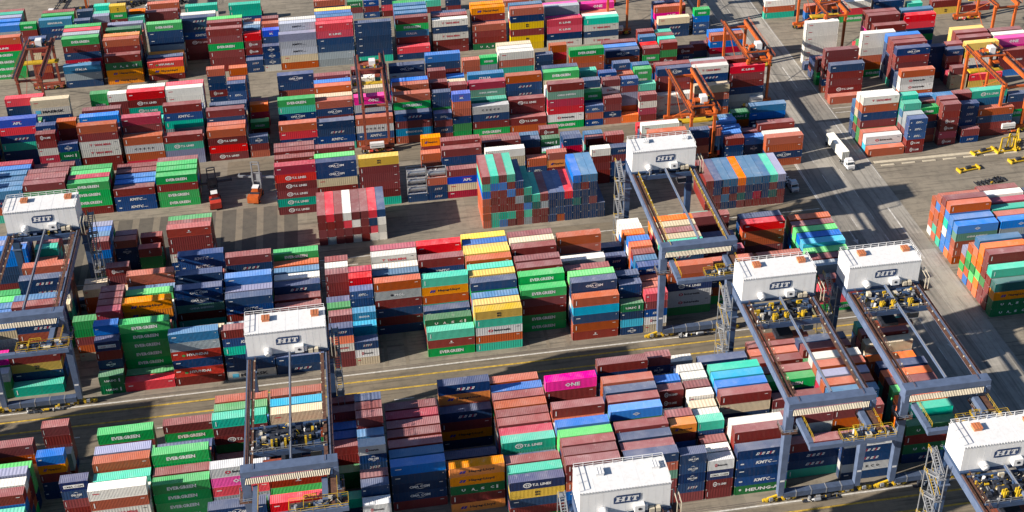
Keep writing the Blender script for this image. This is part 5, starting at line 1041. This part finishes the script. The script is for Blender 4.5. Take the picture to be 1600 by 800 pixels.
# ------------------------------------------------------------------ rubber tyred gantries
def rtg(X0, Y0, label, mat='orange', D=26.0, W_=7.6, ytro=3.0, H=20.0, seed=1):
    R_ = thing('yard_crane', label, 'crane', (X0, Y0, 0), 0, 'orange rubber tyred yard cranes')
    for x in (0, W_):
        for y in (0, D):
            k = MB(); k.bar((x, y, 18.0), (x, y, 2.2), .85, 1.0, mat, .7); k.box(x - .55, x + .55, y - .7, y + .7, 16.6, 17.0, mat); k.build('leg', R_)
    for x in (0, W_):
        g = MB(); g.box(x - .42, x + .42, -1.4, D + 1.4, 18.2, 19.6, mat)
        for q in range(1, 9): g.box(x - .44, x + .44, q * D / 9, q * D / 9 + .1, 18.17, 19.62, mat)
        G = g.build('girder', R_)
        w = MB(); s = 1 if x else -1
        w.box(x + s * .5, x + s * 1.3, -1.4, D + 1.4, 19.2, 19.3, 'dark'); w.rail([(x + s * 1.3, -1.4, 19.3), (x + s * 1.3, D + 1.4, 19.3)], 1.0, mat, 2.2, .08)
        w.box(x - .1, x + .1, -1.3, D + 1.3, 19.6, 19.75, 'rust'); w.build('walkway', G)
    for y in (0, D):
        s = MB(); s.box(-1.6, W_ + 1.6, y - .6, y + .6, 1.5, 2.5, mat); s.box(.5, W_ - .5, y - .35, y + .35, 17.0, 17.7, mat); s.build('sill_beam', R_)
        for x in (-.9, .9, W_ - .9, W_ + .9):
            k = MB(); k.cyl((x, y - .35, .8), (x, y + .35, .8), .8, 'tyre', 14); k.cyl((x, y - .38, .8), (x, y + .38, .8), .35, 'yellow', 10); k.build('wheel', R_)
        k = MB(); clutter(k, -1.5, W_ + 1.0, y - 1.3, y - .6, .6, 26, seed + int(y), (mat, mat, 'yellow', 'dark', 'cream', 'red')); k.build('drive_gear', R_)
    k = MB(); k.box(1.2, 5.8, -1.8, -.6, 2.5, 4.3, 'white'); k.box(1.5, 5.4, -1.85, -1.75, 3.0, 3.3, 'grey'); k.build('generator_box', R_)
    k = MB(); k.bar((0, 4, 17.8), (0, D * .8, 5), .16, .16, mat); k.bar((0, D * .8, 17.8), (0, 4, 5), .16, .16, mat); k.build('brace', R_)
    t = MB(); t.box(-.2, W_ + .2, ytro, ytro + 4.4, 19.8, 20.3, mat); t.cyl((1.4, ytro + 2.2, 21.0), (3.6, ytro + 2.2, 21.0), .8, mat, 12)
    clutter(t, .4, W_ - .6, ytro + .2, ytro + 4.2, 20.3, 34, seed + 5, (mat, mat, 'yellow', 'dark', 'redbrown')); T = t.build('trolley', R_)
    t = MB(); t.box(3.4, 5.5, ytro + 1.0, ytro + 3.4, 20.3, 22.6, 'housewhite'); t.build('switch_cabinet', T)
    t = MB(); t.box(5.0, 6.8, ytro - .4, ytro + 1.6, 15.6, 17.8, mat); t.box(4.96, 6.84, ytro - .44, ytro + .5, 15.8, 17.2, 'glass'); t.build('operator_cab', T)
    t = MB(); t.box(1.0, 3.4, ytro - 1.5, ytro + 9.5, 13.2, 13.7, mat) if False else t.box(-2.2, 9.8, ytro + 1.2, ytro + 3.4, 13.3, 13.9, 'yellow')
    for xx in (1.2, 6.2):
        for yy in (1.5, 3.2): t.bar((xx, ytro + yy, 13.8), (xx, ytro + yy, 19.8), .06, .06, 'dark')
    t.build('spreader', T)
    return R_
rtg(92.2, 79.5, 'orange yard crane right of centre, standing behind the white crane house', ytro=1.0, seed=21)
rtg(120.9, 111.2, 'orange yard crane beside the crossing road above the red container stack', ytro=1.5, seed=22)
rtg(-123.9, 142.0, 'dull red yard crane near the left edge with white cabinet on its trolley', 'redbrown', ytro=18.5, seed=23)
rtg(-10.0, 104.0, 'slender dull orange yard crane in the upper centre straddling a magenta container', 'redbrown', D=31, ytro=20, seed=24)
rtg(159.2, 139.5, 'orange yard crane right of the road above the tall off white stack', ytro=6, seed=25)
rtg(196.8, 79.0, 'large orange yard crane at the right edge among yellow lifting frames', W_=8.8, D=25, ytro=16.5, seed=26)
rtg(222.5, 135.0, 'orange yard crane in the top right corner over white containers', W_=8.0, ytro=14, seed=27)
rtg(-113.0, 221.5, 'orange yard crane legs at top left beside the yellow container', ytro=12, seed=28)
rtg(114.5, 172.0, 'orange yard crane legs at top centre right, left of the open road', W_=7.0, ytro=12, seed=29)
rtg(86.0, 172.5, 'orange yard crane at top centre showing its wheels and lower beam', ytro=12, seed=30)

# ------------------------------------------------------------------ trucks and yard machines
def truck(x, y, rz, label, col='housewhite', trailer='grey', L=13.6, dark=False):
    """tractor unit pulling a skeletal trailer; the cab faces -Y before turning"""
    R_ = thing('truck', label, 'truck', (x, y, 0), rz, 'lorries in the yard')
    c = MB(); c.box(-1.2, 1.2, 0, 2.1, .9, 3.0, col); c.box(-1.2, 1.2, -.75, 0, .9, 1.95, col); c.box(-1.15, 1.15, -.9, -.74, .6, 1.2, 'grey')
    c.poly([(-1.1, -.05, 1.96), (1.1, -.05, 1.96), (1.05, .25, 2.95), (-1.05, .25, 2.95)], 'glass'); c.box(-1.0, 1.0, .5, 2.0, 3.0, 3.55, col)
    C_ = c.build('cab', R_)
    g = MB(); g.box(-1.02, 1.02, -.03, .0, 2.05, 2.8, 'glass'); g.box(-1.225, -1.2, .25, 1.2, 2.0, 2.7, 'glass'); g.box(1.2, 1.225, .25, 1.2, 2.0, 2.7, 'glass'); g.build('windows', C_)
    for s in (-1, 1):
        k = MB(); k.box(s * .75, s * 1.1, -.93, -.89, .85, 1.1, 'white'); k.build('headlight', C_)
        k = MB(); k.box(s * 1.3, s * 1.5, .05, .15, 1.9, 2.5, 'dark'); k.build('mirror', C_)
    ch = MB(); ch.box(-.45, .45, -.4, 6.0, .75, 1.0, 'dark'); ch.box(-1.0, -.5, 2.3, 3.4, .5, 1.0, 'grey'); ch.box(.5, 1.0, 2.3, 3.4, .5, 1.0, 'grey'); ch.build('chassis', R_)
    t = MB(); t.box(-.55, -.35, 3.6, 3.6 + L, 1.1, 1.4, trailer); t.box(.35, .55, 3.6, 3.6 + L, 1.1, 1.4, trailer)
    for q in range(6): t.box(-1.2, 1.2, 3.7 + q * (L - .3) / 5, 3.95 + q * (L - .3) / 5, 1.18, 1.42, trailer)
    t.build('trailer', R_)
    for yy in (.3, 3.9, 5.2, 3.6 + L - 2.6, 3.6 + L - 1.3):
        for s in (-1, 1):
            k = MB(); k.cyl((s * .75, yy, .5), (s * 1.2, yy, .5), .5, 'tyre', 14); k.cyl((s * 1.2, yy, .5), (s * 1.22, yy, .5), .25, 'grey', 10); k.build('wheel', R_)
    return R_
def loose_container(x, y, z, rz, c, label, L=12.19, h=2.9, col=None):
    col = col or COLR[c]
    root = thing('shipping_container', label, 'container', (x, y, z), rz, 'single shipping containers off the stacks')
    put('body', cached(('b', L, h), lambda: body_mesh(L, h)), root, col=col); put('roof', cached(('r', L), lambda: roof_mesh(L)), root, (0, 0, h), col)
    put('doors', cached(('d', L, h), lambda: door_mesh(L, h)), root, col=col)
    lm = cached(('l', c, L, h), lambda: letter_mesh(c, L, h))
    if lm: put('lettering', lm, root)
truck(141.2, 66.0, math.radians(3), 'white truck driving down the open crossing road with a white container')
loose_container(140.75, 76.2, 1.42, math.radians(93), 'F', 'white container on the back of the truck on the crossing road', col=(.70, .70, .62))
truck(119.5, 57.0, math.radians(4), 'white cab truck parked in shade right of the crosswise stack', trailer='white', L=8)
truck(-128.5, 228, math.radians(-8), 'white cab truck at the top left corner with an empty dark trailer', trailer='dark')
truck(-110.5, 226.5, math.radians(-60), 'white cab truck behind the orange crane legs at top left', trailer='dark')
truck(-91.0, 226, math.radians(-60), 'white cab truck at top left, right of the yellow container', trailer='dark')
truck(111.0, 149.5, math.radians(90), 'white cab truck between the stacks at the top right of centre', trailer='yellow', L=10)

def stacker(x, y, rz, label, body, mastmat):
    R_ = thing('container_handler', label, 'forklift', (x, y, 0), rz)
    b = MB(); b.box(-1.6, 1.6, -3.4, 2.2, .8, 2.0, body); b.box(-1.7, 1.7, -4.3, -2.4, .8, 2.9, body); b.box(-1.4, 1.4, -2.4, -.6, 2.0, 2.5, 'dark'); b.build('body', R_)
    c = MB(); c.box(-.9, .9, -.6, 1.3, 2.0, 3.9, body); c.box(-.93, .93, -.2, 1.33, 2.6, 3.7, 'glass'); c.box(-1.0, 1.0, -.7, 1.4, 3.9, 4.0, 'white'); c.build('cab', R_)
    m = MB()
    for s in (-1, 1): m.box(s * 1.0, s * 1.35, 2.3, 2.8, .5, 11.5, mastmat)
    for z in (1.5, 4.5, 7.5, 10.5, 11.4): m.box(-1.0, 1.0, 2.4, 2.6, z, z + .3, mastmat)
    m.build('mast', R_)
    s_ = MB(); s_.box(-6.0, 6.0, 3.0, 3.5, 5.4, 6.0, mastmat); s_.box(-1.6, 1.6, 2.7, 3.3, 4.0, 7.2, mastmat)
    for q in (-6, 5.7): s_.box(q, q + .3, 3.0, 4.6, 5.3, 5.9, mastmat)
    s_.build('spreader', R_)
    for yy, r in ((1.6, .85), (-3.0, .65)):
        for s in (-1, 1):
            k = MB(); k.cyl((s * 1.2, yy, r), (s * 1.9, yy, r), r, 'tyre', 16); k.cyl((s * 1.9, yy, r), (s * 1.93, yy, r), r * .45, body, 10); k.build('wheel', R_)
stacker(-58.0, 82.5, math.radians(8), 'red mast container handler on the striped pavement, left of the orange one', 'red', 'dark')
stacker(-45.5, 83.5, math.radians(-12), 'orange container handler with tall grey mast beside the maroon stack', 'orange', 'grey')
# lifting frames and trailer chassis lying at the right edge
def spreader_frame(x, y, rz, label, L=9.0, post=True):
    R_ = thing('lifting_frame', label, 'lifting frame', (x, y, 0), rz, 'yellow lifting frames on the ground')
    m = MB(); m.box(-L / 2, L / 2, -.9, -.6, .3, .6, 'yellow'); m.box(-L / 2, L / 2, .6, .9, .3, .6, 'yellow')
    for q in range(4):
        xx = -L / 2 + q * (L - .3) / 3; m.box(xx, xx + .3, -.6, .6, .3, .6, 'yellow')
    m.box(-.9, .9, -.5, .5, .6, 1.3, 'dark'); m.build('frame', R_)
    for s in (-1, 1):
        k = MB(); k.box(s * L / 2 - .25, s * L / 2 + .25, -1.2, 1.2, 0, .9, 'yellow'); k.build('end_beam', R_)
    if post:
        k = MB(); k.bar((-.6, 0, 1.2), (0, 0, 6.5), .35, .35, 'yellow'); k.bar((.9, 0, 1.2), (0, 0, 6.5), .35, .35, 'yellow'); k.bar((0, 0, 6.5), (2.8, 0, 4.0), .25, .25, 'yellow')
        for q in (-2.6, 2.8):
            k.bar((q - .8, -.7, .6), (q, 0, 5.2), .28, .28, 'yellow'); k.bar((q + .8, .7, .6), (q, 0, 5.2), .28, .28, 'yellow'); k.bar((q - .5, -.4, 2.4), (q + .5, .4, 2.4), .2, .2, 'yellow')
        k.bar((-2.6, 0, 5.2), (2.8, 0, 5.2), .28, .28, 'yellow'); k.build('lifting_arm', R_)
spreader_frame(187.5, 68.5, .2, 'yellow lifting frame lying flat, nearest the crossing road', 8, False)
spreader_frame(178.0, 59.5, .15, 'yellow lifting frame lying flat on the bare yard', 7, False)
spreader_frame(195.5, 68.0, .1, 'yellow lifting frame with raised arms under the large orange crane', 8)
spreader_frame(204.5, 65.5, .4, 'yellow lifting frame with raised arms at the far right edge', 8)
spreader_frame(199.5, 70.5, .9, 'yellow lifting frame with raised arms nearest the orange crane wheels', 7)
spreader_frame(208.5, 69.5, .2, 'yellow lifting frame with raised arms cut by the right edge', 8)
spreader_frame(196.0, 61.5, .1, 'low yellow lifting frame just in front of the raised ones', 6, False)
def chassis_pile(x, y, rz, label, n, L=12.2):
    R_ = thing('trailer_chassis_pile', label, 'trailer chassis', (x, y, 0), rz, 'dark trailer chassis lying at the right')
    for i in range(n):
        m = MB(); z = .5 + i * .55; o = (i % 2) * .4
        m.box(-L / 2 + o, L / 2 + o, -.5, -.35, z, z + .3, 'dark'); m.box(-L / 2 + o, L / 2 + o, .35, .5, z, z + .3, 'dark')
        for q in range(8): m.box(-L / 2 + o + q * L / 7.3, -L / 2 + o + q * L / 7.3 + .25, -1.2, 1.2, z + .05, z + .25, 'dark')
        m.box(-.2, .5, -1.2, -1.0, z, z + .6, 'yellow'); m.build('chassis', R_)
    for s in (-1, 1):
        for q in (L / 2 - 1.2, L / 2 - 2.4):
            k = MB(); k.cyl((q, s * .9, .5), (q, s * 1.25, .5), .5, 'tyre', 12); k.build('wheel', R_)
chassis_pile(181.0, 51.5, .15, 'single dark trailer chassis on bare ground behind the rust stacks', 1, 10)
chassis_pile(204.0, 58.5, .05, 'pile of dark trailer chassis under the yellow frames', 3)
chassis_pile(206.0, 52.5, .08, 'dark trailer chassis pile nearest the red and blue stacks', 3)
chassis_pile(-118, 234, .1, 'dark trailer chassis parked at the top left corner', 2)
chassis_pile(-98, 236, .0, 'dark trailer chassis row behind the yellow container at top', 2)

loose_container(83.0, 47.4, 0, 0, 'V', 'green grey container on the ground below the right crosswise stack', h=2.6)
